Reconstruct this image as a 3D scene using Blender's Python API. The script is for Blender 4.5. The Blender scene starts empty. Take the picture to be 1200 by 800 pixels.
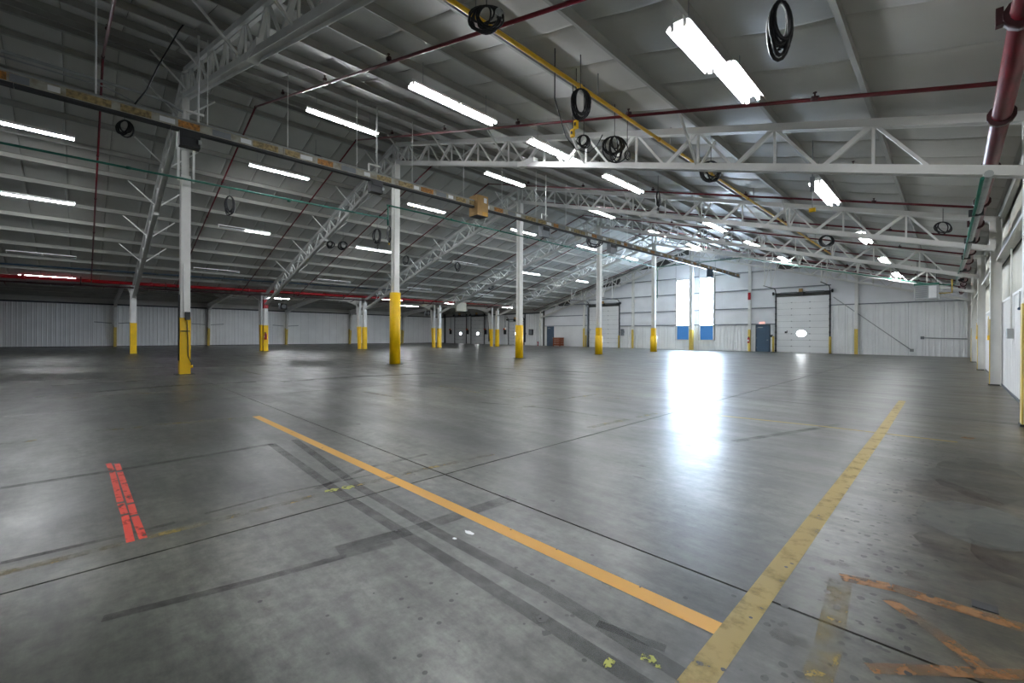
import bpy, bmesh, math, random
from mathutils import Vector, Matrix
random.seed(7)
scene = bpy.context.scene
COL = scene.collection
# ------------------------------------------------------------------ camera
F, TH, HZ, ROLL, H = 510.19, 0.7899, 392.56, 0.0052, 1.34      # focal (px), yaw, horizon row, roll, eye height
cam = bpy.data.cameras.new('camera')
cam.sensor_width = 36.0
cam.lens = F / 1200.0 * 36.0
cam.shift_y = -(400.0 - HZ) / 1200.0
cam.clip_start, cam.clip_end = 0.05, 300
co = bpy.data.objects.new('camera', cam)
COL.objects.link(co)
co.matrix_world = Matrix.Translation((0, 0, H)) @ Matrix.Rotation(TH, 4, 'Z') @ Matrix.Rotation(math.pi / 2, 4, 'X') @ Matrix.Rotation(ROLL, 4, 'Z')
scene.camera = co
# ------------------------------------------------------------------ light and exposure
LAMP = 66.0          # emission of a lit fluorescent tube
WINDOW = 28.0        # emission of the daylit window panes
scene.view_settings.view_transform = 'Standard'
scene.view_settings.look = 'None'
scene.view_settings.exposure = 1.65
scene.view_settings.gamma = 1.0
scene.view_settings.use_curve_mapping = False
w = bpy.data.worlds.new('overcast_sky')
scene.world = w
w.use_nodes = True
w.node_tree.nodes['Background'].inputs[0].default_value = (0.75, 0.85, 1.0, 1)
w.node_tree.nodes['Background'].inputs[1].default_value = 1.0

# ------------------------------------------------------------------ the building's grid (metres)
XR, XL, XW, XE, YE, YB = -17.76, -37.26, -58.3, 0.757, 42.4, -14.0
ZR, SL = 10.25, 0.285                     # ridge height and pitch of the insulation plane
COLY = [2.43, 10.13, 18.2, 26.35, 34.5, 42.25]
FRY = [-5.5] + COLY                       # frames, one of them behind the camera
def roofz(x): return ZR - SL * abs(x - XR)
S, C = math.sin(TH), math.cos(TH)
def ray(u, v):
    a, b = u - 600, v - HZ
    a, b = a + ROLL * b, b - ROLL * a
    return Vector((a / F * C - S, a / F * S + C, -b / F))
O = Vector((0, 0, H))
def atX(u, v, X): r = ray(u, v); return O + r * (X / r.x)
def atY(u, v, Y): r = ray(u, v); return O + r * (Y / r.y)
def atZ(u, v, Z=0.0): r = ray(u, v); return O + r * ((Z - H) / r.z)
def atRoof(u, v, drop, side):
    r = ray(u, v); t = (ZR - drop + SL * side * XR - H) / (r.z + SL * side * r.x); return O + r * t

# ------------------------------------------------------------------ materials
def newmat(name):
    m = bpy.data.materials.new(name); m.use_nodes = True
    nt = m.node_tree; b = nt.nodes['Principled BSDF']
    return m, nt, b
def N(nt, t, **kw):
    n = nt.nodes.new(t)
    for k, v in kw.items(): setattr(n, k, v)
    return n
def lin(c):
    return tuple(((x / 12.92) if x <= 0.04045 else ((x + 0.055) / 1.055) ** 2.4) for x in c)
def hexc(h): return lin(tuple(int(h[i:i + 2], 16) / 255 for i in (0, 2, 4)))
def paint(name, hexcol, rough=0.5, var=0.12, scale=1.3, metal=0.0, bump=0.0, spec=0.5, hex2=None, detail=4):
    m, nt, b = newmat(name)
    c = hexc(hexcol)
    c2 = hexc(hex2) if hex2 else tuple(x * (1 - var) for x in c)
    g = N(nt, 'ShaderNodeNewGeometry')
    n = N(nt, 'ShaderNodeTexNoise'); n.inputs['Scale'].default_value = scale; n.inputs['Detail'].default_value = detail
    nt.links.new(g.outputs['Position'], n.inputs['Vector'])
    r = N(nt, 'ShaderNodeValToRGB')
    r.color_ramp.elements[0].position = 0.35; r.color_ramp.elements[1].position = 0.68
    r.color_ramp.elements[0].color = (*c2, 1); r.color_ramp.elements[1].color = (*c, 1)
    nt.links.new(n.outputs['Fac'], r.inputs['Fac']); nt.links.new(r.outputs['Color'], b.inputs['Base Color'])
    b.inputs['Roughness'].default_value = rough; b.inputs['Metallic'].default_value = metal
    b.inputs['Specular IOR Level'].default_value = spec
    if bump:
        bp = N(nt, 'ShaderNodeBump'); bp.inputs['Strength'].default_value = bump; bp.inputs['Distance'].default_value = 0.05
        n2 = N(nt, 'ShaderNodeTexNoise'); n2.inputs['Scale'].default_value = scale * 2.2; n2.inputs['Detail'].default_value = 3
        nt.links.new(g.outputs['Position'], n2.inputs['Vector'])
        nt.links.new(n2.outputs['Fac'], bp.inputs['Height']); nt.links.new(bp.outputs['Normal'], b.inputs['Normal'])
    return m
def emit(name, col, strength):
    m, nt, b = newmat(name)
    b.inputs['Base Color'].default_value = (0.9, 0.9, 0.9, 1)
    b.inputs['Emission Color'].default_value = (*col, 1); b.inputs['Emission Strength'].default_value = strength
    return m
M = {}
M['white'] = paint('white_paint', 'eaeae6', 0.45, 0.10, 2.0)
M['beam'] = paint('beam_paint', 'dededa', 0.5, 0.14, 1.5)
M['liner'] = paint('liner_panel', 'f1f3f3', 0.42, 0.07, 0.9)
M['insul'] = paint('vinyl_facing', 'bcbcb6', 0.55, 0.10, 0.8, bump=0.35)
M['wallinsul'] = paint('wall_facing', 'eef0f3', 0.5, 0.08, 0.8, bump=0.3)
M['beige'] = paint('beige_facing', 'c2bfae', 0.6, 0.12, 1.0, bump=0.3)
M['purlin'] = paint('purlin_paint', '9e9e97', 0.5, 0.14, 1.2)
M['girt'] = paint('girt_steel', '8f969c', 0.5, 0.2, 2.0)
M['darkgirt'] = paint('dark_trim', '3c4046', 0.6, 0.2, 2.0)
M['deck'] = paint('roof_deck', '60625f', 0.8, 0.2, 1.0)
M['yellow'] = paint('safety_yellow', 'fccb00', 0.42, 0.12, 3.0)
M['yellow2'] = paint('pale_yellow', 'd9bd5a', 0.5, 0.15, 3.0)
M['pipeyellow'] = paint('gas_pipe_yellow', 'e6b41e', 0.35, 0.12, 3.0)
M['red'] = paint('sprinkler_red', '660e1c', 0.35, 0.3, 4.0)
M['brightred'] = paint('main_red', 'b8101f', 0.35, 0.2, 4.0)
M['blackred'] = paint('dark_maroon', '3a1318', 0.5, 0.3, 4.0)
M['green'] = paint('pipe_green', '1f6b58', 0.4, 0.2, 3.0)
M['blue'] = paint('pipe_blue', '2c4458', 0.45, 0.2, 3.0)
M['doorblue'] = paint('door_blue', '41586d', 0.45, 0.12, 2.0)
M['blackcable'] = paint('cable_rubber', '17181b', 0.5, 0.2, 8.0)
M['dark'] = paint('dark_steel', '2b2d30', 0.5, 0.3, 4.0)
M['grey'] = paint('grey_enamel', '80858a', 0.45, 0.15, 4.0)
M['midgrey'] = paint('conduit_grey', 'a2a6a6', 0.4, 0.15, 4.0, metal=0.3)
M['bus'] = paint('busway_steel', '857d6a', 0.5, 0.3, 5.0, hex2='a9a99f')
M['bustan'] = paint('busway_tan', 'b09a66', 0.55, 0.5, 12.0, hex2='6a5c40')
M['cardboard'] = paint('cardboard', 'b08f5e', 0.8, 0.15, 6.0)
M['cardflap'] = paint('cardboard_flap', 'c99a4a', 0.8, 0.15, 6.0)
M['paper'] = paint('paper_label', 'e6e8ea', 0.5, 0.05, 10)
M['orange'] = paint('orange_label', 'c8863a', 0.6, 0.35, 14, hex2='7a5a34')
M['rust'] = paint('rusty_crate', '8a4a2c', 0.8, 0.4, 7.0)
M['refl'] = paint('lamp_reflector', 'f0f0ee', 0.35, 0.04, 4.0)
M['refloff'] = paint('shaded_reflector', '4c463e', 0.5, 0.2, 4.0)  # underside shade of unlit fixtures, painted in as a darker reflector colour
M['bluepane'] = emit('blue_daylit_pane', (0.03, 0.13, 0.32), 0.28)
M['bluepane'].node_tree.nodes['Principled BSDF'].inputs['Base Color'].default_value = (0.02, 0.09, 0.24, 1)
M['tubeoff'] = paint('dead_tube', 'c9ccd0', 0.3, 0.05, 4.0)
M['tube'] = emit('lit_tube', (0.93, 0.96, 1.0), LAMP)
M['tubeuv'] = emit('violet_tube', (0.85, 0.55, 1.0), 6.0)
M['daylight'] = emit('daylit_pane', (0.62, 0.78, 1.0), WINDOW)
M['dooreye'] = emit('daylit_door_pane', (0.92, 0.96, 1.0), 9.0)
M['bluepanel'] = paint('blue_glazing', '2d6296', 0.3, 0.25, 1.2)
M['exit'] = emit('exit_letters', (1.0, 0.25, 0.15), 1.2)
M['extred'] = paint('extinguisher_red', 'b0202a', 0.3, 0.1, 6)

def concrete():
    m, nt, b = newmat('worn_concrete')
    g = N(nt, 'ShaderNodeNewGeometry')
    def noise(scale, detail=5, rough=0.55, sx=1, sy=1, off=0):
        mp = N(nt, 'ShaderNodeMapping'); mp.inputs['Scale'].default_value = (sx, sy, 1); mp.inputs['Location'].default_value = (off, off * 1.7, 0)
        nt.links.new(g.outputs['Position'], mp.inputs['Vector'])
        n = N(nt, 'ShaderNodeTexNoise'); n.inputs['Scale'].default_value = scale; n.inputs['Detail'].default_value = detail; n.inputs['Roughness'].default_value = rough
        nt.links.new(mp.outputs['Vector'], n.inputs['Vector']); return n.outputs['Fac']
    def ramp(f, p0, c0, p1, c1):
        r = N(nt, 'ShaderNodeValToRGB'); e = r.color_ramp.elements
        e[0].position, e[1].position = p0, p1; e[0].color = (*c0, 1); e[1].color = (*c1, 1)
        nt.links.new(f, r.inputs['Fac']); return r.outputs['Color']
    def mul(a, b_, fac=1.0):
        x = N(nt, 'ShaderNodeMix', data_type='RGBA', blend_type='MULTIPLY'); x.inputs[0].default_value = fac
        nt.links.new(a, x.inputs[6]); nt.links.new(b_, x.inputs[7]); return x.outputs[2]
    base = ramp(noise(0.35, 6, 0.6), 0.3, hexc('41433e'), 0.72, hexc('666862'))
    streak = ramp(noise(0.55, 6, 0.62, 0.35, 1.6, 11), 0.38, (0.46, 0.46, 0.47), 0.62, (1.1, 1.1, 1.1))
    fine = ramp(noise(9, 6, 0.7, 1, 1, 3), 0.34, (0.5, 0.5, 0.5), 0.64, (1.2, 1.2, 1.2))
    scr = ramp(noise(2.2, 8, 0.72, 0.5, 2.4, 23), 0.34, (0.5, 0.5, 0.5), 0.56, (1.05, 1.05, 1.05))
    warm = ramp(noise(0.22, 3, 0.5, 1, 1, 41), 0.42, (1, 1, 1), 0.72, (1.06, 1.0, 0.88))
    scuff = ramp(noise(1.3, 12, 0.8, 0.8, 1.5, 31), 0.40, (0.55, 0.55, 0.54), 0.50, (1, 1, 1))
    col = mul(mul(mul(mul(mul(base, streak), fine), scr, 0.9), scuff, 0.75), warm)
    # brown dusty wear along the right wall, a band with its own place on the floor
    sp = N(nt, 'ShaderNodeSeparateXYZ'); nt.links.new(g.outputs['Position'], sp.inputs[0])
    md = N(nt, 'ShaderNodeMapRange'); md.inputs['From Min'].default_value = -0.75; md.inputs['From Max'].default_value = 0.9
    nt.links.new(sp.outputs['X'], md.inputs['Value'])
    mm = N(nt, 'ShaderNodeMath', operation='MULTIPLY'); nt.links.new(md.outputs[0], mm.inputs[0]); nt.links.new(noise(1.1, 6, 0.65, 1, 0.6, 5), mm.inputs[1])
    dust = ramp(mm.outputs[0], 0.1, (1, 1, 1), 0.42, (1.08, 0.84, 0.58))
    col = mul(col, dust)
    nt.links.new(col, b.inputs['Base Color'])
    rr = N(nt, 'ShaderNodeMapRange'); rr.inputs['To Min'].default_value = 0.30; rr.inputs['To Max'].default_value = 0.42
    rr.inputs['From Min'].default_value = 0.3; rr.inputs['From Max'].default_value = 0.7
    nt.links.new(noise(1.6, 5, 0.5, 0.6, 1.4, 17), rr.inputs['Value']); nt.links.new(rr.outputs[0], b.inputs['Roughness'])
    b.inputs['Specular IOR Level'].default_value = 0.42
    bp = N(nt, 'ShaderNodeBump'); bp.inputs['Strength'].default_value = 0.12; bp.inputs['Distance'].default_value = 0.02
    nt.links.new(noise(3.5, 4, 0.6, 0.6, 1.6, 9), bp.inputs['Height']); nt.links.new(bp.outputs['Normal'], b.inputs['Normal'])
    return m
M['concrete'] = concrete()
M['joint'] = paint('joint_filler', '23231f', 0.8, 0.3, 6)
def worn(name, hexcol, scale=9.0, lo=0.35, hi=0.55, amin=0.0, amax=1.0, rough=0.5, sx=1.0, sy=1.0):
    """thin paint or grime whose worn spots let the concrete show"""
    m, nt, b = newmat(name)
    g = N(nt, 'ShaderNodeNewGeometry')
    mp = N(nt, 'ShaderNodeMapping'); mp.inputs['Scale'].default_value = (sx, sy, 1); nt.links.new(g.outputs['Position'], mp.inputs['Vector'])
    n = N(nt, 'ShaderNodeTexNoise'); n.inputs['Scale'].default_value = scale; n.inputs['Detail'].default_value = 6; n.inputs['Roughness'].default_value = 0.65
    nt.links.new(mp.outputs['Vector'], n.inputs['Vector'])
    r = N(nt, 'ShaderNodeMapRange'); r.inputs['From Min'].default_value = lo; r.inputs['From Max'].default_value = hi
    r.inputs['To Min'].default_value = amin; r.inputs['To Max'].default_value = amax
    nt.links.new(n.outputs['Fac'], r.inputs['Value']); nt.links.new(r.outputs[0], b.inputs['Alpha'])
    b.inputs['Base Color'].default_value = (*hexc(hexcol), 1); b.inputs['Roughness'].default_value = rough
    return m
M['lineyellow'] = worn('line_yellow', 'd0961c', 7, 0.22, 0.36, 0.55, 1.0)
M['lineyellowworn'] = worn('line_yellow_worn', 'a48c40', 6, 0.30, 0.5, 0.35, 0.9)
M['linefaded'] = worn('line_yellow_faded', 'a08a44', 8, 0.42, 0.66, 0.04, 0.7)
M['lineorange'] = worn('line_orange', '9a6a38', 7, 0.34, 0.6, 0.12, 0.8)
M['linered'] = worn('line_red', 'd23a26', 12, 0.36, 0.46, 0.25, 1.0)
M['linegreen'] = worn('line_lime', '9fa23c', 22, 0.42, 0.52, 0.0, 0.9)
M['tyre'] = worn('tyre_rubber', '3a3b3a', 4, 0.3, 0.65, 0.18, 0.62, 0.35)
M['grime'] = worn('dark_grime', '262623', 3, 0.30, 0.7, 0.0, 0.7, 0.45)
M['softgrime'] = worn('soft_grime', '2c2b27', 2.4, 0.36, 0.9, 0.0, 0.6, 0.5)
M['oil'] = worn('oil_spot', '201f1d', 30, 0.2, 0.5, 0.65, 0.97, 0.4)
M['brown'] = worn('brown_stain', '4a2e24', 4, 0.36, 0.9, 0.0, 0.6, 0.5)
M['pale'] = worn('pale_scuff', '7c7f7a', 3, 0.2, 0.9, 0.1, 0.6, 0.5)

# ------------------------------------------------------------------ mesh helpers
ORG = {}
class MB:
    def __init__(s): s.v, s.f, s.smooth = [], [], False
    def quad(s, *p):
        i = len(s.v); s.v += [Vector(q) for q in p]; s.f.append(tuple(range(i, i + len(p)))); return s
    def box(s, x0, x1, y0, y1, z0, z1):
        i = len(s.v)
        s.v += [Vector(p) for p in ((x0, y0, z0), (x1, y0, z0), (x1, y1, z0), (x0, y1, z0), (x0, y0, z1), (x1, y0, z1), (x1, y1, z1), (x0, y1, z1))]
        s.f += [(i, i + 3, i + 2, i + 1), (i + 4, i + 5, i + 6, i + 7), (i, i + 1, i + 5, i + 4), (i + 1, i + 2, i + 6, i + 5), (i + 2, i + 3, i + 7, i + 6), (i + 3, i, i + 4, i + 7)]
        return s
    def prof(s, p0, p1, pts, up=(0, 0, 1)):
        """closed profile pts (a across, b up) swept from p0 to p1"""
        p0, p1 = Vector(p0), Vector(p1); d = (p1 - p0).normalized(); up = Vector(up)
        a = d.cross(up)
        if a.length < 1e-4: a = d.cross(Vector((0, 1, 0)))
        a.normalize(); b = a.cross(d)
        i = len(s.v); n = len(pts)
        for p in (p0, p1): s.v += [p + a * x + b * y for x, y in pts]
        s.f += [(i + k, i + (k + 1) % n, i + n + (k + 1) % n, i + n + k) for k in range(n)]
        s.f += [tuple(i + n - 1 - k for k in range(n)), tuple(i + n + k for k in range(n))]
        return s
    def beam(s, p0, p1, wd, ht, up=(0, 0, 1)):
        return s.prof(p0, p1, [(-wd / 2, -ht / 2), (wd / 2, -ht / 2), (wd / 2, ht / 2), (-wd / 2, ht / 2)], up)
    def tube(s, pts, r, n=8, closed=False):
        s.smooth = True
        pts = [Vector(p) for p in pts]; m = len(pts); i0 = len(s.v)
        ref = None
        for k in range(m):
            a = pts[max(k - 1, 0)]; b = pts[min(k + 1, m - 1)]; d = (b - a)
            d = d.normalized() if d.length > 1e-9 else Vector((0, 0, 1))
            if ref is None:
                ref = d.orthogonal().normalized()
            ref = (ref - d * ref.dot(d))
            ref = ref.normalized() if ref.length > 1e-6 else d.orthogonal().normalized()
            q = d.cross(ref)
            rr = r[k] if isinstance(r, (list, tuple)) else r
            s.v += [pts[k] + (ref * math.cos(2 * math.pi * j / n) + q * math.sin(2 * math.pi * j / n)) * rr for j in range(n)]
        for k in range(m - 1):
            for j in range(n):
                a = i0 + k * n + j; b = i0 + k * n + (j + 1) % n
                s.f.append((a, b, b + n, a + n))
        s.f.append(tuple(i0 + n - 1 - j for j in range(n))); s.f.append(tuple(i0 + (m - 1) * n + j for j in range(n)))
        return s
    def ibeam(s, p0, p1, wd, dp, tf=0.016, tw=0.012, up=(0, 0, 1)):
        h, b, t = dp / 2, wd / 2, tw / 2
        return s.prof(p0, p1, [(-b, -h), (b, -h), (b, -h + tf), (t, -h + tf), (t, h - tf), (b, h - tf), (b, h), (-b, h), (-b, h - tf), (-t, h - tf), (-t, -h + tf), (-b, -h + tf)], up)
    def build(s, name, mat, parent=None, **kw):
        me = bpy.data.meshes.new(name)
        org = Vector(ORG.get(parent.name, (0, 0, 0))) if parent else Vector((0, 0, 0))
        me.from_pydata([tuple(p - org) for p in s.v], [], s.f)
        bm = bmesh.new(); bm.from_mesh(me); bmesh.ops.recalc_face_normals(bm, faces=bm.faces); bm.to_mesh(me); bm.free()
        if s.smooth:
            me.polygons.foreach_set('use_smooth', [len(p.vertices) == 4 for p in me.polygons])
        me.materials.append(M[mat] if isinstance(mat, str) else mat)
        o = bpy.data.objects.new(name, me); COL.objects.link(o)
        if parent: o.parent = parent; ORG[o.name] = tuple(org)
        for k, v in kw.items(): o[k] = v
        return o
def tag(o, label=None, cat=None, group=None, kind=None):
    if label: o['label'] = label
    if cat: o['category'] = cat
    if group: o['group'] = group
    if kind: o['kind'] = kind
    return o
def thing(name, loc, label=None, cat=None, group=None, kind=None):
    o = bpy.data.objects.new(name, None); COL.objects.link(o); o.location = loc
    o.empty_display_size = 0.2
    ORG[o.name] = tuple(loc)
    return tag(o, label, cat, group, kind)
def copy_tree(o, parent=None):
    c = o.copy(); COL.objects.link(c); c.parent = parent
    for ch in list(o.children): copy_tree(ch, c)
    return c
def inst(o, loc, parent):
    c = o.copy(); COL.objects.link(c); c.parent = parent; c.location = loc; return c
def arc(cx, cy, r, a0, a1, n): return [(cx + r * math.cos(a0 + (a1 - a0) * k / n), cy + r * math.sin(a0 + (a1 - a0) * k / n)) for k in range(n + 1)]
ORD = ['end wall', 'second', 'third', 'fourth', 'fifth', 'sixth', 'seventh', 'eighth', 'ninth', 'tenth', 'eleventh', 'twelfth', 'thirteenth', 'fourteenth']
def nth(k): return ['first', 'second', 'third', 'fourth', 'fifth', 'sixth', 'seventh', 'eighth', 'ninth', 'tenth', 'eleventh', 'twelfth', 'thirteenth', 'fourteenth', 'fifteenth'][k]

# ================================================================== FLOOR
floor = tag(MB().box(XW - 1, XE + 1.2, YB - 0.3, YE + 0.6, -0.3, -0.012).build('floor', 'joint'), kind='structure')
jx = [XW - 0.5, -51.2, -44.3, XL, -30.8, -24.3, XR, -10.6, -3.42, XE + 0.6]
jy = [YB] + [-5.5, 2.49, 10.3, 18.2, 26.3, 34.4, YE + 0.3]
G = 0.008
for i in range(len(jx) - 1):
    for j in range(len(jy) - 1):
        MB().box(jx[i] + G, jx[i + 1] - G, jy[j] + G, jy[j + 1] - G, -0.012, 0.0).build('floor_slab', 'concrete', floor)

def strip(name, pts, wd, mat, z=0.0015, label=None, n=1):
    """flat band along floor points"""
    m = MB()
    for a, b in zip(pts[:-1], pts[1:]):
        a, b = Vector((a[0], a[1], z)), Vector((b[0], b[1], z)); d = (b - a).normalized(); q = Vector((-d.y, d.x, 0)) * wd / 2
        m.quad(a - q, b - q, b + q, a + q)
    o = m.build(name, mat, floor)
    if label: o['label'] = label
    return o
def fl(*uv): return [atZ(u, v) for u, v in uv]
strip('painted_line', [(-7.95, 2.03), (-0.74, 2.08)], 0.105, 'lineyellow', label='bright yellow painted line across the concrete')
strip('painted_line', [(-0.69, -3.0), (-0.69, 1.92), (-0.69, 8.0), (-0.72, 12.3)], 0.115, 'lineyellowworn', z=0.0018, label='worn yellow aisle line running beside the right wall')
strip('painted_line', fl((845, 487), (960, 499), (1122, 518)), 0.07, 'lineyellowworn', label='thin yellow line crossing the aisle line')
strip('painted_line', [(-3.72, -4.0), (-3.70, 2.4), (-3.62, 3.3)], 0.07, 'linefaded', z=0.0016, label='faded yellow line beside a saw-cut joint')
strip('painted_line', fl((1128, 512), (1141, 514)), 0.16, 'lineorange')
strip('painted_line', fl((985, 676), (1045, 688), (1200, 736)), 0.09, 'lineorange', label='worn orange line near the right wall')
strip('painted_line', fl((1040, 702), (1100, 743), (1168, 796)), 0.07, 'lineorange', z=0.0021, label='slanting worn orange line')
strip('painted_line', fl((1018, 783), (1100, 786), (1230, 793)), 0.06, 'lineorange', z=0.0024)
strip('painted_line', fl((985, 680), (970, 760), (955, 800)), 0.10, 'linefaded', z=0.0012)
for a, b in (((127, 543), (131, 551)), ((131.5, 553), (141, 588)), ((141.5, 590), (146, 602)), ((146.5, 604), (153, 635))):
    strip('red_tape', fl(a, b), 0.042, 'linered', z=0.002)
for a, b in (((137, 543), (140, 551)), ((140.5, 553), (153, 589)), ((153.5, 591), (157, 603)), ((158, 605), (168, 631))):
    strip('red_tape', fl(a, b), 0.042, 'linered', z=0.002)
for a, b in (((427, 459), (462, 465)), ((462, 468), (478, 469)), ((515, 452), (566, 461)), ((600, 466), (640, 461)), ((608, 478), (630, 475)), ((655, 468), (700, 462)), ((690, 501), (735, 491)), ((745, 489), (768, 484)), ((560, 458), (610, 456)), ((0, 520), (42, 516)), ((55, 468), (135, 463)), ((140, 462), (240, 457)), ((110, 505), (170, 500)), ((180, 498), (290, 489)), ((280, 433), (306, 439)), ((700, 465), (740, 468))):
    strip('painted_mark', fl(a, b), 0.11, 'linefaded', z=0.0014)
# tyre marks and grime bands
for pts, wd in ((((318, 520), (405, 582), (500, 641), (620, 716), (760, 806)), 0.085), (((345, 515), (420, 570), (510, 622), (640, 692), (815, 800)), 0.085)):
    strip('tyre_mark', fl(*pts), wd, 'tyre', z=0.0008)
for pts, wd in ((((395, 645), (480, 622), (600, 583)), 0.13), (((370, 573), (430, 548), (500, 532)), 0.06), (((0, 660), (110, 635), (205, 612)), 0.05), (((240, 602), (330, 578), (450, 553)), 0.035), (((0, 572), (130, 552), (320, 520)), 0.09), (((120, 725), (300, 680), (460, 636)), 0.06), (((40, 465), (200, 452), (300, 447)), 0.3), (((330, 447), (420, 441), (520, 437)), 0.4), (((60, 452), (180, 445)), 0.25), (((860, 517), (930, 506), (985, 497)), 0.10), (((460, 421), (600, 432), (700, 437)), 0.25), (((130, 432), (330, 427)), 0.3), (((560, 471), (640, 478), (700, 487)), 0.06), (((780, 760), (700, 730)), 0.05)):
    strip('grime_band', fl(*pts), wd, 'grime', z=0.0009)
def blob(u, v, rx, ry, mat, z=0.0022, n=14, name='floor_stain', jag=0.25):
    c = atZ(u, v); m = MB(); pts = []
    for k in range(n):
        a = 2 * math.pi * k / n; q = 1 + random.uniform(-jag, jag)
        pts.append((c.x + rx * q * math.cos(a), c.y + ry * q * math.sin(a), z))
    m.quad(*pts); return m.build(name, mat, floor)
blob(1145, 612, 0.34, 0.5, 'pale', 0.0013, 22, jag=0.08)
blob(1110, 578, 0.28, 0.45, 'brown', 0.0011, 18); blob(1150, 655, 0.3, 0.35, 'brown', 0.0011, 18); blob(925, 748, 0.07, 0.05, 'brown'); blob(982, 660, 0.05, 0.03, 'brown')
blob(308, 706, 0.10, 0.02, 'brown'); blob(310, 697, 0.04, 0.03, 'brown'); blob(1075, 675, 0.06, 0.05, 'brown'); blob(1150, 560, 0.35, 0.9, 'softgrime', 0.0010, 28, jag=.12); blob(1185, 640, 0.2, 0.5, 'softgrime', 0.0010, 24, jag=.12)
blob(388, 575, 0.05, 0.06, 'linegreen'); blob(408, 571, 0.05, 0.05, 'linegreen'); blob(713, 777, 0.02, 0.03, 'linegreen'); blob(760, 772, 0.03, 0.03, 'linegreen'); blob(770, 779, 0.02, 0.015, 'linegreen')
blob(550, 624, 0.045, 0.02, 'paper', name='paper_scrap'); blob(533, 631, 0.015, 0.012, 'paper', name='paper_scrap')
for u, v, rx, ry in ((808, 522, 0.05, 0.04), (837, 519, 0.03, 0.03), (752, 546, 0.04, 0.03), (750, 560, 0.06, 0.015), (648, 587, 0.02, 0.02), (640, 742, 0.02, 0.02), (420, 497, 0.05, 0.04), (636, 725, 0.03, 0.03)):
    blob(u, v, rx, ry, 'oil')
mm = MB()
for k in range(420):                                             # drips along the aisle beside the wall
    y = 0.6 + 8.0 * random.random() ** 1.3
    x = random.gauss(-0.27, 0.2)
    if x > 0.6 or x < -0.95: continue
    r = random.uniform(0.007, 0.019); n = 8; e = random.uniform(0.7, 1.4)
    mm.quad(*[(x + r * math.cos(2 * math.pi * j / n) * random.uniform(.8, 1.2), y + e * r * math.sin(2 * math.pi * j / n) * random.uniform(.8, 1.2), 0.0026) for j in range(n)])
for k in range(60):
    p = atZ(random.uniform(300, 900), random.uniform(520, 790)); r = random.uniform(0.006, 0.014)
    mm.quad(*[(p.x + r * math.cos(2 * math.pi * j / 7), p.y + r * math.sin(2 * math.pi * j / 7), 0.0026) for j in range(7)])
mm.build('oil_spots', 'oil', floor, kind='stuff', label='scattered black oil drips on the concrete')
c = atZ(1154, 711)
MB().box(c.x - 0.045, c.x + 0.045, c.y - 0.04, c.y + 0.04, -0.002, 0.004).build('floor_plate', 'dark', floor, label='small square dark metal floor plate')

# ================================================================== CEILING
ceil = thing('ceiling', (XR, 14, ZR), kind='structure')
TN = [1.06 + 1.57 * i for i in range(11)]                          # truss top nodes measured out from the ridge
PT = [0.22] + TN + [18.28]
deck = MB()
for s_, xo in ((1, XE + 1.1), (-1, XL - 0.25)):
    z1 = roofz(xo) + 0.06
    deck.quad((XR, YB - .3, ZR + .06), (xo, YB - .3, z1), (xo, YE + .6, z1), (XR, YE + .6, ZR + .06))
    deck.quad((XR, YB - .3, ZR + .16), (xo, YB - .3, z1 + .1), (xo, YE + .6, z1 + .1), (XR, YE + .6, ZR + .16))
LZ0, LZ1, LXM = 4.85, 5.55, (XL + XW) / 2
for a, b in ((XL - 0.25, LXM), (LXM, XW - 0.6)):
    za, zb = (LZ0, LZ1) if b == LXM else (LZ1, LZ0)
    deck.quad((a, YB - .3, za + .06), (b, YB - .3, zb + .06), (b, YE + .6, zb + .06), (a, YE + .6, za + .06))
    deck.quad((a, YB - .3, za + .16), (b, YB - .3, zb + .16), (b, YE + .6, zb + .16), (a, YE + .6, za + .16))
deck.build('roof_deck', 'deck', ceil)
def blanket(side, y0, y1, ts, zf, xf, seedk):
    """one strip of white-faced insulation sagging between the purlins"""
    rnd = random.Random(seedk); m = MB(); m.smooth = True
    ys = [y0, y0 + 0.03, y0 + 0.1, (y0 + y1) / 2, y1 - 0.1, y1 - 0.03, y1]
    lift = [0.045, 0.012, 0.0, -0.006, 0.0, 0.012, 0.045]
    rows = []
    for i in range(len(ts) - 1):
        sag = rnd.uniform(0.012, 0.05)
        for f in (0.0, 0.12, 0.5, 0.88):
            t = ts[i] + (ts[i + 1] - ts[i]) * f; rows.append((t, sag * math.sin(math.pi * f)))
    rows.append((ts[-1], 0))
    for t, sg in rows:
        for y, l in zip(ys, lift): m.v.append(Vector((xf(t), y, zf(t) - sg + l)))
    n = len(ys)
    for r in range(len(rows) - 1):
        for k in range(n - 1):
            a = r * n + k; m.f.append((a, a + 1, a + n + 1, a + n))
    return m
nb = 46; wb = (YE + 0.4 - YB) / nb
for side in (1, -1):
    tend = (XE + 1.0 - XR) if side == 1 else (XR - XL + 0.15)
    for k in range(nb):
        y0 = YB + k * wb
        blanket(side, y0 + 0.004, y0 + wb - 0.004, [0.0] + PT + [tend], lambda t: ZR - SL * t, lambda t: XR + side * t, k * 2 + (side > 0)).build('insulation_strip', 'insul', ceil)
lts = [0.0] + [0.3 + 1.7 * i for i in range(13)] + [XL - XW - 0.0]
nl = 23; wl = (YE + 0.4 - YB) / nl
LW = XL - XW
def lz(t): return LZ0 + (LZ1 - LZ0) * (1 - abs(t / LW * 2 - 1))
for k in range(nl):
    y0 = YB + k * wl
    blanket(-1, y0 + .004, y0 + wl - .004, lts, lz, lambda t: XL - t, 500 + k).build('insulation_strip', 'insul', ceil)
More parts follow.
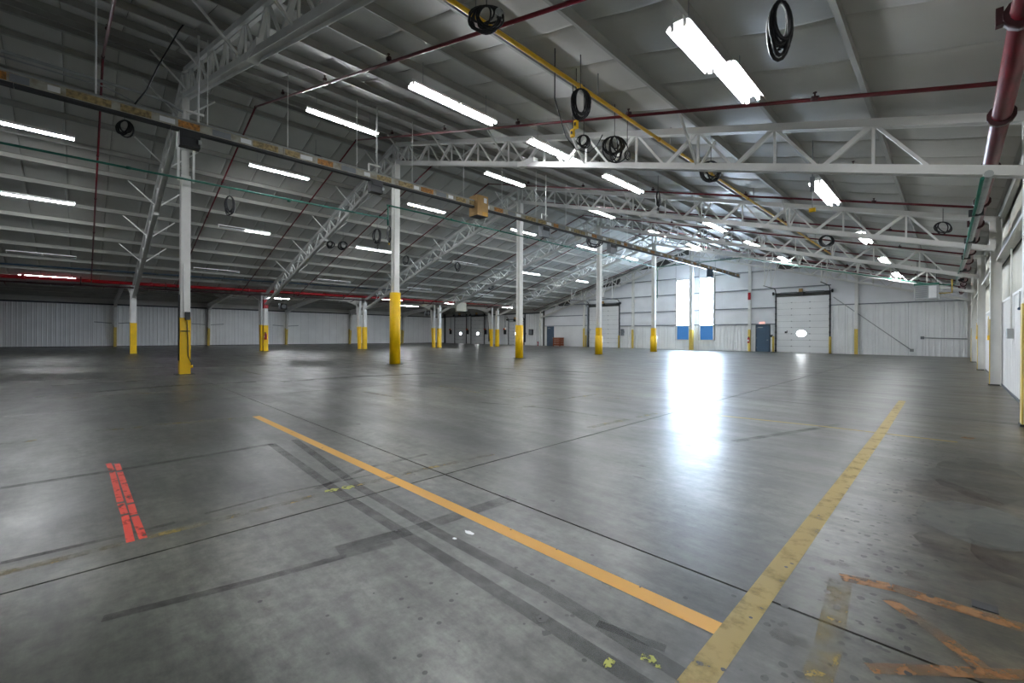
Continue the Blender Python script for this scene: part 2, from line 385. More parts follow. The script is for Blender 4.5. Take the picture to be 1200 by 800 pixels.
def zprof(h=0.2, b=0.07, t=0.006, fl_=1):
    q = [(-b, h / 2), (0, h / 2), (0, -h / 2 + t), (b, -h / 2 + t), (b, -h / 2), (-t, -h / 2), (-t, h / 2 - t), (-b, h / 2 - t)]
    return q if fl_ > 0 else [(-x, y) for x, y in q][::-1]
for side in (1, -1):
    for t in PT:
        x = XR + side * t; z = ZR - SL * t - 0.10
        MB().prof((x, YB, z), (x, YE + 0.3, z), zprof(0.19, 0.065, 0.007, side), (SL * side, 0, 1)).build('purlin', 'purlin', ceil)
for t in lts[1:-1]:
    MB().prof((XL - t, YB, lz(t) - 0.11), (XL - t, YE + .3, lz(t) - 0.11), zprof(0.2), (0, 0, 1)).build('purlin', 'purlin', ceil)

# ================================================================== WALLS
PW = 0.92
def liner_mesh(hgt, axis, name, mat='liner'):
    """one ribbed steel liner sheet, PW wide; inner face towards -x ('y' runs) or -y ('x' runs)"""
    pts = []
    for k in range(3):
        b = k * PW / 3
        pts += [(b + 0.004 if k == 0 else b, 0.0), (b + 0.09, 0.0), (b + 0.115, 0.028), (b + 0.165, 0.028), (b + 0.19, 0.0)]
    pts.append((PW - 0.004, 0.0))
    m = MB()
    for (a, d), (a2, d2) in zip(pts[:-1], pts[1:]):
        if axis == 'y+': m.quad((-d, a, 0), (-d2, a2, 0), (-d2, a2, hgt), (-d, a, hgt))      # faces -x
        elif axis == 'y-': m.quad((d, a, 0), (d2, a2, 0), (d2, a2, hgt), (d, a, hgt))        # faces +x
        else: m.quad((a, -d, 0), (a2, -d2, 0), (a2, -d2, hgt), (a, -d, hgt))                  # faces -y
    return m
def liner_run(parent, axis, start, end, fixed, z0, z1, mat='liner'):
    first = None; a = start
    while a < end - 0.2:
        wd = min(PW, end - a)
        if first is None:
            m = liner_mesh(z1 - z0, axis, 'liner_panel')
            org = Vector(ORG[parent.name]); 
            m.v = [p + org for p in m.v]
            first = m.build('liner_panel', mat, parent); o = first
        else:
            o = first.copy(); COL.objects.link(o)
        loc = Vector((fixed, a, z0)) if axis[0] == 'y' else Vector((a, fixed, z0))
        o.location = loc - Vector(ORG[parent.name])
        if wd < PW: o.scale = (1, wd / PW, 1) if axis[0] == 'y' else (wd / PW, 1, 1)
        a += PW
def pillow(parent, name, mat, axis, a0, a1, z0, z1, fixed, depth=0.05, z1b=None):
    """insulation facing bulging between girts; z1b is the top at a1 when the top slopes"""
    m = MB(); m.smooth = True; na, nz = 8, 5
    z1b = z1 if z1b is None else z1b
    for i in range(na + 1):
        for j in range(nz + 1):
            f, g = i / na, j / nz; top = z1 + (z1b - z1) * f
            d = depth * (1 - (2 * f - 1) ** 4) * (1 - (2 * g - 1) ** 4)
            a = a0 + (a1 - a0) * f; z = z0 + (top - z0) * g
            m.v.append(Vector((a, fixed - d, z)) if axis == 'x' else Vector((fixed + (d if axis == 'y-' else -d), a, z)))
    for i in range(na):
        for j in range(nz):
            k = i * (nz + 1) + j; m.f.append((k, k + 1, k + nz + 2, k + nz + 1))
    return m.build(name, mat, parent)

# ---- right wall
wr = thing('wall_right', (1.0, 14, 0), kind='structure')
MB().box(1.16, 1.4, YB - .3, YE + .6, -0.05, 5.4).build('outer_sheet', 'deck', wr)
liner_run(wr, 'y+', YB, YE, 1.03, 0.0, 2.3)
MB().box(1.0, 1.03, YB, YE, 2.3, 2.36).build('cap_trim', 'white', wr)
yy = [YB] + [y + 0.0 for y in FRY] + []
for a, b in zip(yy[:-1], yy[1:]):
    pillow(wr, 'insulation_panel', 'beige', 'y+', a, b, 2.36, 3.55, 1.12, 0.04)
    pillow(wr, 'insulation_panel', 'beige', 'y+', a, b, 3.62, 4.9, 1.12, 0.04)
MB().prof((0.98, YB, 3.55), (0.98, YE, 3.55), zprof(0.2, 0.07), (1, 0, 0.0)).build('girt', 'white', wr)
MB().prof((0.95, YB, 4.78), (0.95, YE, 4.78), zprof(0.22, 0.08), (0, 0, 1)).build('eave_strut', 'purlin', wr)
MB().box(0.985, 1.03, YB, YE, 0.0, 0.05).build('base_trim', 'darkgirt', wr)

# ---- left wall of the low wing
wl_ = thing('wall_left', (XW - .4, 14, 0), kind='structure')
MB().box(XW - 0.9, XW - 0.6, YB - .3, YE + .6, -0.05, 5.2).build('outer_sheet', 'deck', wl_)
liner_run(wl_, 'y-', YB, YE, XW - 0.35, 0.0, 4.1)
MB().box(XW - 0.36, XW - 0.26, YB, YE, 4.1, 4.24).build('head_girt', 'darkgirt', wl_)
fy = [YB] + FRY
for a, b in zip(fy[:-1], fy[1:]):
    pillow(wl_, 'insulation_panel', 'insul', 'y-', a, b, 4.24, 4.9, XW - 0.38, 0.04)
MB().box(XW - 0.36, XW - 0.31, YB, YE, 0.0, 0.06).build('base_trim', 'darkgirt', wl_)
for k in range(3):                        # small rail stubs fixed between panels and columns
    for s_ in (-1, 1):
        MB().beam((XW - .2, COLY[k] + s_ * 0.25, 2.32), (XW - .2, COLY[k] + s_ * 1.5, 2.42), 0.03, 0.07).build('bracket_rail', 'girt', wl_)

# ---- wall behind the camera
wb_ = thing('wall_back', (-20, YB, 0), kind='structure')
MB().box(XW - 1, XE + 1.2, YB - 0.5, YB - 0.3, -0.05, 10.4).build('outer_sheet', 'liner', wb_)

# ---- end wall
we = thing('wall_end', (XR, YE + .3, 0), kind='structure')
m = MB()
YO = YE + 0.45
pg = [(XW - .9, -0.05), (1.4, -0.05), (1.4, 5.0), (XR, ZR + .15), (XL - .2, 4.95), (LXM, LZ1 + .1), (XW - .9, 5.0)]
m.quad(*[(x, YO, z) for x, z in pg]); m.quad(*[(x, YO + .2, z) for x, z in pg]); m.build('outer_sheet', 'deck', we)
D1 = (-10.62, -6.9, 4.72); D2 = (-30.1, -26.08, 4.66)          # the two tall sectional doors
W1, W2 = (-19.5, -18.2), (-17.18, -15.88)                        # the two tall windows
MD1, MD2 = (-12.17, -11.2, 2.3), (-36.57, -35.57, 2.4)           # two walk doors
DD = [(-56.0, -53.15, 4.15), (-51.9, -48.9, 4.1), (-43.65, -40.75, 3.2)]   # three dock doors
YI = YE + 0.30
for a, b in ((-26.0, -19.62), (-18.1, -17.3), (-15.76, MD1[0] - .1), (MD1[1] + .1, D1[0] - .1)):
    liner_run(we, 'x', a, b, YI, 0.0, 2.4)
liner_run(we, 'x', -19.62, -18.1, YI, 0.0, 0.93); liner_run(we, 'x', -17.3, -15.76, YI, 0.0, 0.93)
liner_run(we, 'x', D1[1] + .1, 0.98, YI, 0.0, 3.85)
pillow(we, 'insulation_panel', 'wallinsul', 'x', D1[1] + .1, 0.95, 3.9, roofz(D1[1]) , YI, 0.03, roofz(.95))
MB().box(D1[1] + .1, 1.0, YI - 0.06, YI + .02, 3.84, 3.92).build('head_girt', 'girt', we)
GZ = [2.42, 3.84, 5.5, 7.1, 8.6]
segs = [(-30.2, -26.0), (-26.0, -24.28), (-24.28, -19.62), (-18.1, -17.3), (-15.76, -12.69), (-12.69, -10.7), (D1[0] - .08, D1[1] + .1)]
for a, b in segs:
    lo = {-30.2: 5.0, D1[0] - .08: 5.0}.get(a, None)
    for i, z in enumerate(GZ):
        z1 = GZ[i + 1] if i + 1 < len(GZ) else 99
        z0 = z
        if lo:
            if z1 <= lo + .2: continue
            z0 = max(z, lo)
        ta, tb = min(z1, roofz(a) - .02), min(z1, roofz(b) - .02)
        if min(ta, tb) < z0 + .15: continue
        pillow(we, 'insulation_panel', 'wallinsul', 'x', a, b, z0 + 0.05, ta - 0.03, YI, 0.05, tb - 0.03)
        if z0 == z and not (lo and z < lo):
            MB().prof((a + .02, YI - 0.07, z), (b - .02, YI - 0.07, z), zprof(0.1, 0.09), (0, 0, 1)).build('girt', 'girt', we)
for a, b in (W1, W2):                     # wall above each window
    pillow(we, 'insulation_panel', 'wallinsul', 'x', a - .1, b + .1, 6.95, min(8.6, roofz(a)), YI, 0.03)
    pillow(we, 'insulation_panel', 'wallinsul', 'x', a - .1, b + .1, 8.62, roofz(a) - .4, YI, 0.03)
# left of the tall door: plain white sheets
for a, b, z0, z1 in ((-37.1, -36.65, 0, 2.5), (-35.5, -33.0, 0, 2.5), (-33.0, -30.22, 0, 2.5), (-36.65, -35.5, 2.45, 2.5)):
    MB().box(a + .005, b - .005, YI - .02, YI + .05, z0, z1).build('wall_sheet', 'liner', we)
for a, b in ((-37.1, -35.1), (-35.1, -33.0), (-33.0, -30.22)):
    pillow(we, 'insulation_panel', 'wallinsul', 'x', a, b, 2.56, 3.7, YI, 0.03)
    pillow(we, 'insulation_panel', 'wallinsul', 'x', a, b, 3.8, min(5.0, roofz(a) - .15), YI, 0.03, min(5.0, roofz(b) - .1))
MB().box(-37.1, -30.22, YI - .1, YI, 2.5, 2.56).build('girt', 'girt', we)
MB().box(-37.1, -30.22, YI - .1, YI, 3.7, 3.8).build('girt', 'girt', we)
pillow(we, 'insulation_panel', 'wallinsul', 'x', -33.0, -30.22, 5.02, roofz(-33) - .05, YI, .03, roofz(-30.22) - .05)
# low wing's end wall
ex = [XW - .3] + [v for d in DD for v in (d[0] - .06, d[1] + .06)] + [XL - .1]
for i in range(0, len(ex), 2):
    liner_run(we, 'x', ex[i], ex[i + 1], YI, 0.0, 4.2)
for d in DD:
    if d[2] < 4: MB().box(d[0] - .06, d[1] + .06, YI - .02, YI + .03, d[2] + .05, 4.2).build('wall_sheet', 'liner', we)
MB().box(XW - .3, XL - .1, YI - .12, YI, 4.2, 4.34).build('head_girt', 'darkgirt', we)
MB().quad((XW - .3, YI, 4.3), (XL - .1, YI, 4.3), (XL - .1, YI, LZ0), (LXM, YI, LZ1), (XW - .3, YI, LZ0)).build('insulation_panel', 'insul', we)

# ---- windows (tall, daylit, blue lower glazing)
for n_, (a, b) in enumerate((W1, W2)):
    win = thing('window_%d' % (n_ + 1), ((a + b) / 2, YI, 0.97), kind='structure')
    fr = MB()
    for x in (a, b): fr.box(x - .05, x + .05, YI - .1, YI + .12, 0.93, 6.95)
    for z in (0.95, 2.36, 6.92): fr.box(a, b, YI - .1, YI + .12, z - .04, z + .04)
    fr.build('window_frame', 'white', win)
    zz = [2.4, 3.84, 5.5, 6.88]
    for z0, z1 in zip(zz[:-1], zz[1:]):
        MB().box(a + .05, b - .05, YI + .02, YI + .05, z0 + .02, z1 - .02).build('pane', 'daylight', win)
    for z in zz[1:-1]: MB().box(a + .05, b - .05, YI - .04, YI + .06, z - .02, z + .02).build('mullion', 'white', win)
    MB().box(a + .05, b - .05, YI + .02, YI + .06, 0.99, 2.32).build('blue_pane', 'bluepane', win)

# ---- doors
def walk_door(nm, d, eyelit):
    a, b, h = d
    t = thing(nm, ((a + b) / 2, YI, 0), kind='structure')
    f = MB()
    f.box(a - .07, a, YI - .08, YI + .1, 0, h + .07); f.box(b, b + .07, YI - .08, YI + .1, 0, h + .07); f.box(a, b, YI - .08, YI + .1, h, h + .07)
    f.build('door_frame', 'doorblue', t)
    lf = MB().box(a + .01, b - .01, YI - .05, YI, 0.015, h - .01).build('door_leaf', 'doorblue', t)
    MB().box(b - .16, b - .06, YI - .10, YI - .05, 1.0, 1.06).build('door_handle', 'midgrey', lf)
    MB().box(a + .12, a + .5, YI - .13, YI - .05, h - .2, h - .12).build('door_closer', 'midgrey', lf)
    for z in (0.3, 1.15, 2.0): MB().box(a - .005, a + .03, YI - .07, YI - .045, z, z + .12).build('hinge', 'midgrey', lf)
    return t
walk_door('door_1', MD1, True); walk_door('door_2', MD2, False)

def sectional_door(nm, d, secs, pill, tracklen, hangers, dark='darkgirt', eye=1.6):
    a, b, h = d
    t = thing(nm, ((a + b) / 2, YI, 0), kind='structure')
    sh = h / secs
    for k in range(secs):
        s_ = MB().box(a, b, YI - .05, YI, k * sh + .006, (k + 1) * sh - .006).build('door_section', 'liner', t)
        if k % 1 == 0:
            for x in (a + (b - a) * .3, a + (b - a) * .65):
                MB().box(x - .04, x + .04, YI - .075, YI - .05, k * sh - .03, k * sh + .05).build('hinge', 'midgrey', s_)
    cx = a + (b - a) * (0.49 if pill else 0.5)
    wx, wz = (0.34, 0.24) if pill else (0.2, 0.16)
    m = MB()
    if pill:
        pts = [(cx + sx * (wx - wz) + wz * math.cos(a_), eye + wz * math.sin(a_)) for sx, a0 in ((1, -math.pi / 2), (-1, math.pi / 2)) for a_ in [a0 + math.pi * k / 6 for k in range(7)]]
    else:
        pts = [(cx - wx, eye - wz), (cx + wx, eye - wz), (cx + wx, eye + wz), (cx - wx, eye + wz)]
    m.quad(*[(x, YI - .06, z) for x, z in pts]); m.quad(*[(x, YI - .045, z) for x, z in pts])
    i = len(pts)
    m.f += [(k, (k + 1) % i, i + (k + 1) % i, i + k) for k in range(i)]
    if nm != 'door_4': m.build('door_window', 'dooreye', t)
    for x in (a - .05, b + .05):
        tr = MB().prof((x, YI - .1, 0), (x, YI - .1, h + .35), [(-.04, -.03), (.04, -.03), (.04, .03), (-.04, .03)], (0, 1, 0))
        tr.tube([(x, YI - .1, h + .2)] + [(x, YI - .1 - .5 + .5 * math.cos(q), h + .2 + .5 * math.sin(q)) for q in [math.pi / 2 * j / 5 for j in range(1, 6)]] + [(x, YI - tracklen, h + .7)], .035, 6)
        tr.build('door_track', dark, t)
        for k in range(secs): MB().box(x - .07, x + .07, YI - .09, YI - .03, k * sh + .1, k * sh + .18).build('track_bracket', 'dark', t)
        for q in hangers:
            z2 = roofz(x) - .2 if x > XL else lz(XL - x) - .15
            MB().beam((x, YI - q, h + .7), (x, YI - q, z2), .05, .05, (0, 1, 0)).build('track_hanger', 'white', t)
            if x > XL and q > 1: MB().beam((x, YI - q, h + .7), (x + .5, YI - q + .3, z2), .05, .03, (0, 1, 0)).build('track_brace', 'white', t)
    MB().tube([(a - .3, YI - .2, h + .3), (b + .3, YI - .2, h + .3)], .03, 8).build('spring_shaft', 'dark', t)
    MB().tube([(a + .3, YI - .2, h + .3), (cx - .3, YI - .2, h + .3)], .07, 8).build('torsion_spring', 'grey', t)
    MB().tube([(cx + .3, YI - .2, h + .3), (b - .3, YI - .2, h + .3)], .07, 8).build('torsion_spring', 'grey', t)
    for x in (a - .22, b + .22): MB().tube([(x - .05, YI - .2, h + .3), (x + .05, YI - .2, h + .3)], .14, 10).build('cable_drum', 'dark', t)
    MB().box(cx - .2, cx + .2, YI - .45, YI - .15, h + .05, h + .32).build('door_motor', 'dark', t)
    MB().box(cx - .12, cx + .12, YI - .42, YI - .2, h + .32, h + .6).build('motor_cover', 'cardboard', t)
    return t
sectional_door('door_3', D1, 9, True, 3.6, (1.6, 3.4)); sectional_door('door_4', D2, 9, False, 3.6, (1.6, 3.4))
for k, d in enumerate(DD): sectional_door('door_%d' % (5 + k), d, 7, False, 0.55, (), eye=1.55)

# ================================================================== COLUMNS
def guard_sleeve(t, x, y, r, h, name='yellow_guard', sq=True, mat='yellow'):
    m = MB()
    if sq: m.box(x - r, x + r, y - r, y + r, 0, h)
    else: m.tube([(x, y, 0), (x, y, h * .98), (x, y, h)], [r, r, r * .93], 14)
    return m.build(name, mat, t)
GH = [1.85, 3.23, 1.92, 1.9, 2.0, 1.95]
for k, y in enumerate(COLY):
    n_ = 5 - k
    desc = ['white steel ridge column against the end wall between the two tall windows', 'white ridge column with short yellow guard beside the green drop pipe', 'white ridge column with stepped yellow guard, second free-standing one from the windows', 'white ridge column, third free-standing one from the windows, plain yellow base', 'white ridge column with the tallest yellow guard, up past a doorway height', 'white ridge column with black switch box and cable on its yellow base'][n_]
    t = thing('steel_column', (XR, y, 0), desc, 'column', 'columns under the ridge')
    yy_ = y if k < 5 else y - .15
    top = ZR - 1.1
    a = 0.26 if k < 5 else .24
    hx = 0.15
    if k == 0:
        MB().ibeam((XR, yy_, 0), (XR, yy_, 6.5), a, 2 * hx, .02, .016, (1, 0, 0)).build('column_shaft', 'white', t)
        up = MB()
        up.box(XR - .05, XR + .05, yy_ - .10, yy_ + .10, 6.5, top); up.build('upper_web', 'beam', t)
        for s_ in (-1, 1): MB().box(XR + .1, XR + .17, yy_ + s_ * .2 - .03, yy_ + s_ * .2 + .03, 6.3, 7.5).build('bracket_leg', 'white', t)
        MB().box(XR - .05, XR + .19, yy_ - .25, yy_ + .27, 7.35, 7.55).build('bracket_plate', 'white', t)
        MB().box(XR + .0, XR + .18, yy_ - .25, yy_ - .02, 7.55, 8.1).build('bracket_cheek', 'white', t)
    else:
        MB().ibeam((XR, yy_, 0), (XR, yy_, top), a, 2 * hx, .02, .016, (1, 0, 0)).build('column_shaft', 'white', t)
    MB().box(XR - .18, XR + .18, yy_ - .17, yy_ + .17, top - .02, top + .05).build('cap_plate', 'beam', t)
    h = GH[k]
    if k == 0:
        MB().box(XR - .165, XR + .165, yy_ - .145, yy_ + .145, 0, h).build('yellow_guard', 'yellow', t)
        MB().tube([(XR + .19, yy_ + .04, 1.75), (XR + .19, yy_ + .06, 1.2), (XR + .19, yy_ + .07, .6), (XR + .22, yy_ + .15, .38), (XR + .2, yy_ + .16, .3)], .014, 6).build('cable', 'dark', t)
        MB().box(XR + .165, XR + .25, yy_ - .01, yy_ + .12, 1.78, 2.04).build('switch_box', 'dark', t)
        MB().box(XR - .06, XR + .1, yy_ - .17, yy_ - .14, .45, 2.6).build('conduit_box', 'dark', t)
        MB().tube([(XR + .02, yy_ + .19, 0.3), (XR + .02, yy_ + .19, .2)], .04, 8).build('receptacle', 'yellow', t)
        MB().box(XR + .165, XR + .18, yy_ - .13, yy_ + .12, 1.4, 1.43).build('strap', 'dark', t)
        MB().tube([(XR + .17, yy_ - .05, 2.0), (XR + .17, yy_ - .05, 3.6)], .015, 6).build('riser_conduit', 'white', t)
    elif k == 1:
        MB().tube([(XR, yy_, 0), (XR, yy_, h)], .24, 20).build('yellow_guard', 'yellow', t)
    elif k in (3, 4):
        MB().box(XR - .165, XR + .165, yy_ - .15, yy_ + .15, 1.3, h).build('yellow_band', 'yellow', t)
        MB().tube([(XR, yy_, 0), (XR, yy_, 1.34)], .27, 20).build('yellow_guard', 'yellow', t)
    elif k == 2:
        MB().tube([(XR, yy_, 0), (XR, yy_, h)], .23, 20).build('yellow_guard', 'yellow', t)
    else:
        MB().box(XR - .165, XR + .165, yy_ - .14, yy_ + .14, 0, h).build('yellow_guard', 'yellow2', t)
    MB().box(XR - .26, XR + .26, yy_ - .26, yy_ + .26, 0, .015).build('base_plate', 'dark', t)
# columns at the valley between the main hall and the low wing
for k, y in enumerate(COLY):
    n_ = 5 - k
    desc = ('white valley column with a red band under its top, extinguisher on its yellow guard' if k == 1 else 'white valley column with yellow guard, %s from the end wall' % nth(n_) if n_ else 'white valley column fixed to the end wall beside the blue walk door')
    t = thing('steel_column', (XL, y, 0), desc, 'column', 'columns at the valley')
    top = roofz(XL) - .55; yy_ = y if k < 5 else y - .1
    MB().ibeam((XL, yy_, 0), (XL, yy_, top), .28, .3, .02, .016, (1, 0, 0)).build('column_shaft', 'white', t)
    if k < 5:
        MB().box(XL - .17, XL + .17, yy_ - .16, yy_ + .16, 0, 2.0).build('yellow_guard', 'yellow', t)
    if k == 1:
        MB().box(XL - .165, XL + .165, yy_ - .155, yy_ + .155, 3.3, 3.98).build('red_band', 'brightred', t)
    MB().box(XL - .22, XL + .22, yy_ - .22, yy_ + .22, 0, .02).build('base_plate', 'dark', t)
    MB().box(XL - .2, XL + .2, yy_ - .16, yy_ + .16, top, top + .05).build('cap_plate', 'beam', t)
# tapered rigid frames of the low wing
for k, y in enumerate([FRY[0]] + COLY[:-1]):
    n_ = 5 - k
    t = thing('rigid_frame', (XL - .6, y, 0), 'white tapered rigid frame of the low wing, %s from the end wall' % nth(n_ - 0 if n_ else 0), 'steel frame', 'tapered frames of the low wing')
    for xo, s_, nm in ((XL - .85, -1, 'tapered_column'), (XW - .18, 1, 'tapered_column')):
        m = MB(); b0, b1, ht = 0.25, 0.7, 4.2
        for wz in (0, 1):
            pass
        # web and two flanges of the tapering I section
        def pl(x00, x01, x10, x11, z0, z1, th): 
            m.v += [Vector(p) for p in ((x00, y - th, z0), (x01, y - th, z0), (x01, y + th, z0), (x00, y + th, z0), (x10, y - th, z1), (x11, y - th, z1), (x11, y + th, z1), (x10, y + th, z1))]
            i = len(m.v) - 8
            m.f.extend([(i, i + 3, i + 2, i + 1), (i + 4, i + 5, i + 6, i + 7), (i, i + 1, i + 5, i + 4), (i + 1, i + 2, i + 6, i + 5), (i + 2, i + 3, i + 7, i + 6), (i + 3, i, i + 4, i + 7)])
        pl(xo, xo + s_ * b0, xo, xo + s_ * b1, 0, ht, .006)
        pl(xo, xo + s_ * .015, xo, xo + s_ * .015, 0, ht + .5, .1)
        pl(xo + s_ * b0, xo + s_ * (b0 + .015), xo + s_ * b1, xo + s_ * (b1 + .015), 0, ht, .1)
        m.build(nm, 'beam', t)
        g = MB(); m = g
        gx = b0 + (b1 - b0) * 2.0 / ht
        pl(xo - s_ * .01, xo + s_ * (b0 + .02), xo - s_ * .01, xo + s_ * (gx + .02), 0, 2.05, .108)
        g.build('yellow_guard', 'yellow' if s_ < 0 else 'yellow2', t)
        r = MB(); m = r
        xm = LXM
        zt = lambda x: lz(XL - x) - .2
        def raf(xa, da, xb, db):
            za, zb = zt(xa), zt(xb)
            for th, o0, o1 in ((.006, 0, 1), ):
                r.v += [Vector(p) for p in ((xa, y - th, za - da), (xb, y - th, zb - db), (xb, y + th, zb - db), (xa, y + th, za - da), (xa, y - th, za), (xb, y - th, zb), (xb, y + th, zb), (xa, y + th, za))]
                i = len(r.v) - 8
                r.f.extend([(i, i + 3, i + 2, i + 1), (i + 4, i + 5, i + 6, i + 7), (i, i + 1, i + 5, i + 4), (i + 1, i + 2, i + 6, i + 5), (i + 2, i + 3, i + 7, i + 6), (i + 3, i, i + 4, i + 7)])
            r.beam((xa, y, za - da), (xb, y, zb - db), .2, .015); r.beam((xa, y, za), (xb, y, zb), .2, .015)
        raf(xo + s_ * .02, .95, xo + s_ * b1, .75); raf(xo + s_ * b1, .75, xo + s_ * 2.6, .42); raf(xo + s_ * 2.6, .42, xm, .32)
        r.build('tapered_rafter', 'beam', t)
# right wall posts
for k, y in enumerate([COLY[0]] + COLY[1:5] + [YE - .05]):
    n_ = 5 - k
    t = thing('wall_post', (XE + .1, y, 0), 'white wall post along the right wall, %s' % ('in the far corner' if n_ == 0 else '%s from the end wall, pale yellow lower edge' % nth(n_ - 0)), 'post', 'posts along the right wall')
    MB().ibeam((XE + .12, y + .1, 0), (XE + .12, y + .1, 4.75), .2, .22, .014, .01, (1, 0, 0)).build('post_shaft', 'white', t)
    if n_:
        MB().box(XE - .005, XE + .015, y - .01, y + (.21 if k == 1 else .03), 0, 1.86).build('yellow_guard', 'yellow2', t)
        MB().box(XE - .02, XE + .2, y - .03, y + .23, 0, .03).build('base_plate', 'dark', t)
    if k in (2, 3):
        MB().box(XE - .04, XE - .005, y + .02, y + .12, 1.27, 1.40).build('yellow_box', 'yellow', t)
        MB().tube([(XE - .02, y + .07, 1.40), (XE - .02, y + .07, 1.95)], .01, 6).build('conduit', 'yellow2', t)
# end wall posts
for x, h, nm in ((-24.28, 2.0, 'white end wall post with pale yellow foot left of the tall windows'), (-12.7, 1.95, 'white end wall post with red marker and extinguisher beside the walk door'), (-5.16, 1.95, 'white end wall post with yellow foot right of the tall sectional door'), (-30.7, 2.2, 'white end wall post with yellow foot beside the left tall sectional door')):
    t = thing('wall_post', (x, YE, 0), nm, 'post', 'posts on the end wall')
    MB().ibeam((x, YE + .1, 0), (x, YE + .1, roofz(x) - .3), .2, .25, .014, .01, (0, 1, 0)).build('post_shaft', 'white', t)
    MB().box(x - .105, x + .105, YE - .03, YE + .06, 0, h).build('yellow_guard', 'yellow2', t)
    if x == -12.7: MB().box(x - .11, x + .11, YE - .045, YE + .0, 4.6, 5.25).build('red_marker', 'brightred', t)
# bollards guarding the tall doors
for x, nm in ((-10.78, 'pale yellow bollard between walk door and right tall sectional door'), (-6.78, 'pale yellow bollard on the corner side of the right tall sectional door'), (-30.32, 'pale yellow bollard left of the left tall sectional door'), (-25.9, 'pale yellow bollard between left tall sectional door and the windows')):
    t = thing('bollard', (x, YE - .1, 0), nm, 'bollard', 'bollards at the tall doors')
    MB().tube([(x, YE - .1, 0), (x, YE - .1, 1.33), (x, YE - .1, 1.37)], [.085, .085, .05], 12).build('bollard_post', 'yellow2', t)
    MB().tube([(x, YE - .1, 0), (x, YE - .1, .02)], .13, 12).build('base_plate', 'dark', t)

# ================================================================== TRUSSES
def make_truss(side, tmax):
    X = lambda t: XR + side * t
    t0 = thing('roof_truss', (XR, 0, 0))
    zt = lambda t: ZR - SL * t - .23 - .07          # top chord centre
    zb = lambda t: ZR - SL * t - 1.2 + .075         # bottom chord centre
    up = (SL * side, 0, 1)
    m = MB()
    for y in (-.05, .05): m.beam((X(.1), y, zt(.1)), (X(tmax), y, zt(tmax)), .08, .14, up)
    m.build('top_chord', 'beam', t0)
    m = MB()
    for y in (-.09, .09): m.beam((X(.12), y, zb(.12)), (X(tmax), y, zb(tmax)), .016, .15, up)
    m.beam((X(.12), 0, zb(.12)), (X(tmax), 0, zb(tmax)), .17, .014, up); m.build('bottom_chord', 'beam', t0)
    BN = [TN[0] - .785] + [a + .785 for a in TN if a + .785 < tmax]
    for i, a in enumerate(TN):
        top = (X(a), 0, zt(a)); L = max(a - .785, .2); Rn = min(a + .785, tmax - .1)
        MB().beam(top, (X(L), 0, zb(L)), .085, .085, (0, 1, 0)).build('diagonal', 'beam', t0)
        MB().beam(top, (X(Rn), 0, zb(Rn)), .05, .05, (0, 1, 0)).build('diagonal', 'beam', t0)
        if i % 2 == 0 or side > 0: MB().beam((X(a), .0, zt(a)), (X(a), .0, zb(a)), .045, .045, (0, 1, 0)).build('vertical', 'beam', t0)
        if i % 2 == 0 and i < 10:
            for s_ in (-1, 1):
                MB().beam((X(a), s_ * .09, zb(a) + .04), (X(a), s_ * 1.0, ZR - SL * a - .22), .045, .045, (1, 0, 0)).build('flange_brace', 'beam', t0)
    MB().beam((X(tmax - .05), 0, zt(tmax)), (X(tmax - .05), 0, zb(tmax)), .12, .12, (0, 1, 0)).build('end_post', 'beam', t0)
    MB().beam((X(.15), 0, zt(.1) + .05), (X(.15), 0, zb(.1)), .1, .1, (0, 1, 0)).build('ridge_post', 'beam', t0)
    for a in (8.2,):
        MB().box(min(X(a - .35), X(a + .35)), max(X(a - .35), X(a + .35)), -.11, .11, zb(a) - .02, zb(a) + .13).build('splice_plate', 'white', t0)
    return t0
for side, tmax in ((1, XE - XR + .1), (-1, XR - XL + .0)):
    proto = make_truss(side, tmax)
    for k, y in enumerate(FRY):
        t = proto if k == 0 else copy_tree(proto)
        t.location = (XR, y if k < 6 else y - .25, 0)
        n_ = 6 - k
        tag(t, 'white lattice roof truss %s, %s from the end wall' % ('of the right roof slope' if side > 0 else 'of the left roof slope', nth(n_)), 'truss', 'trusses of the right roof slope' if side > 0 else 'trusses of the left roof slope')

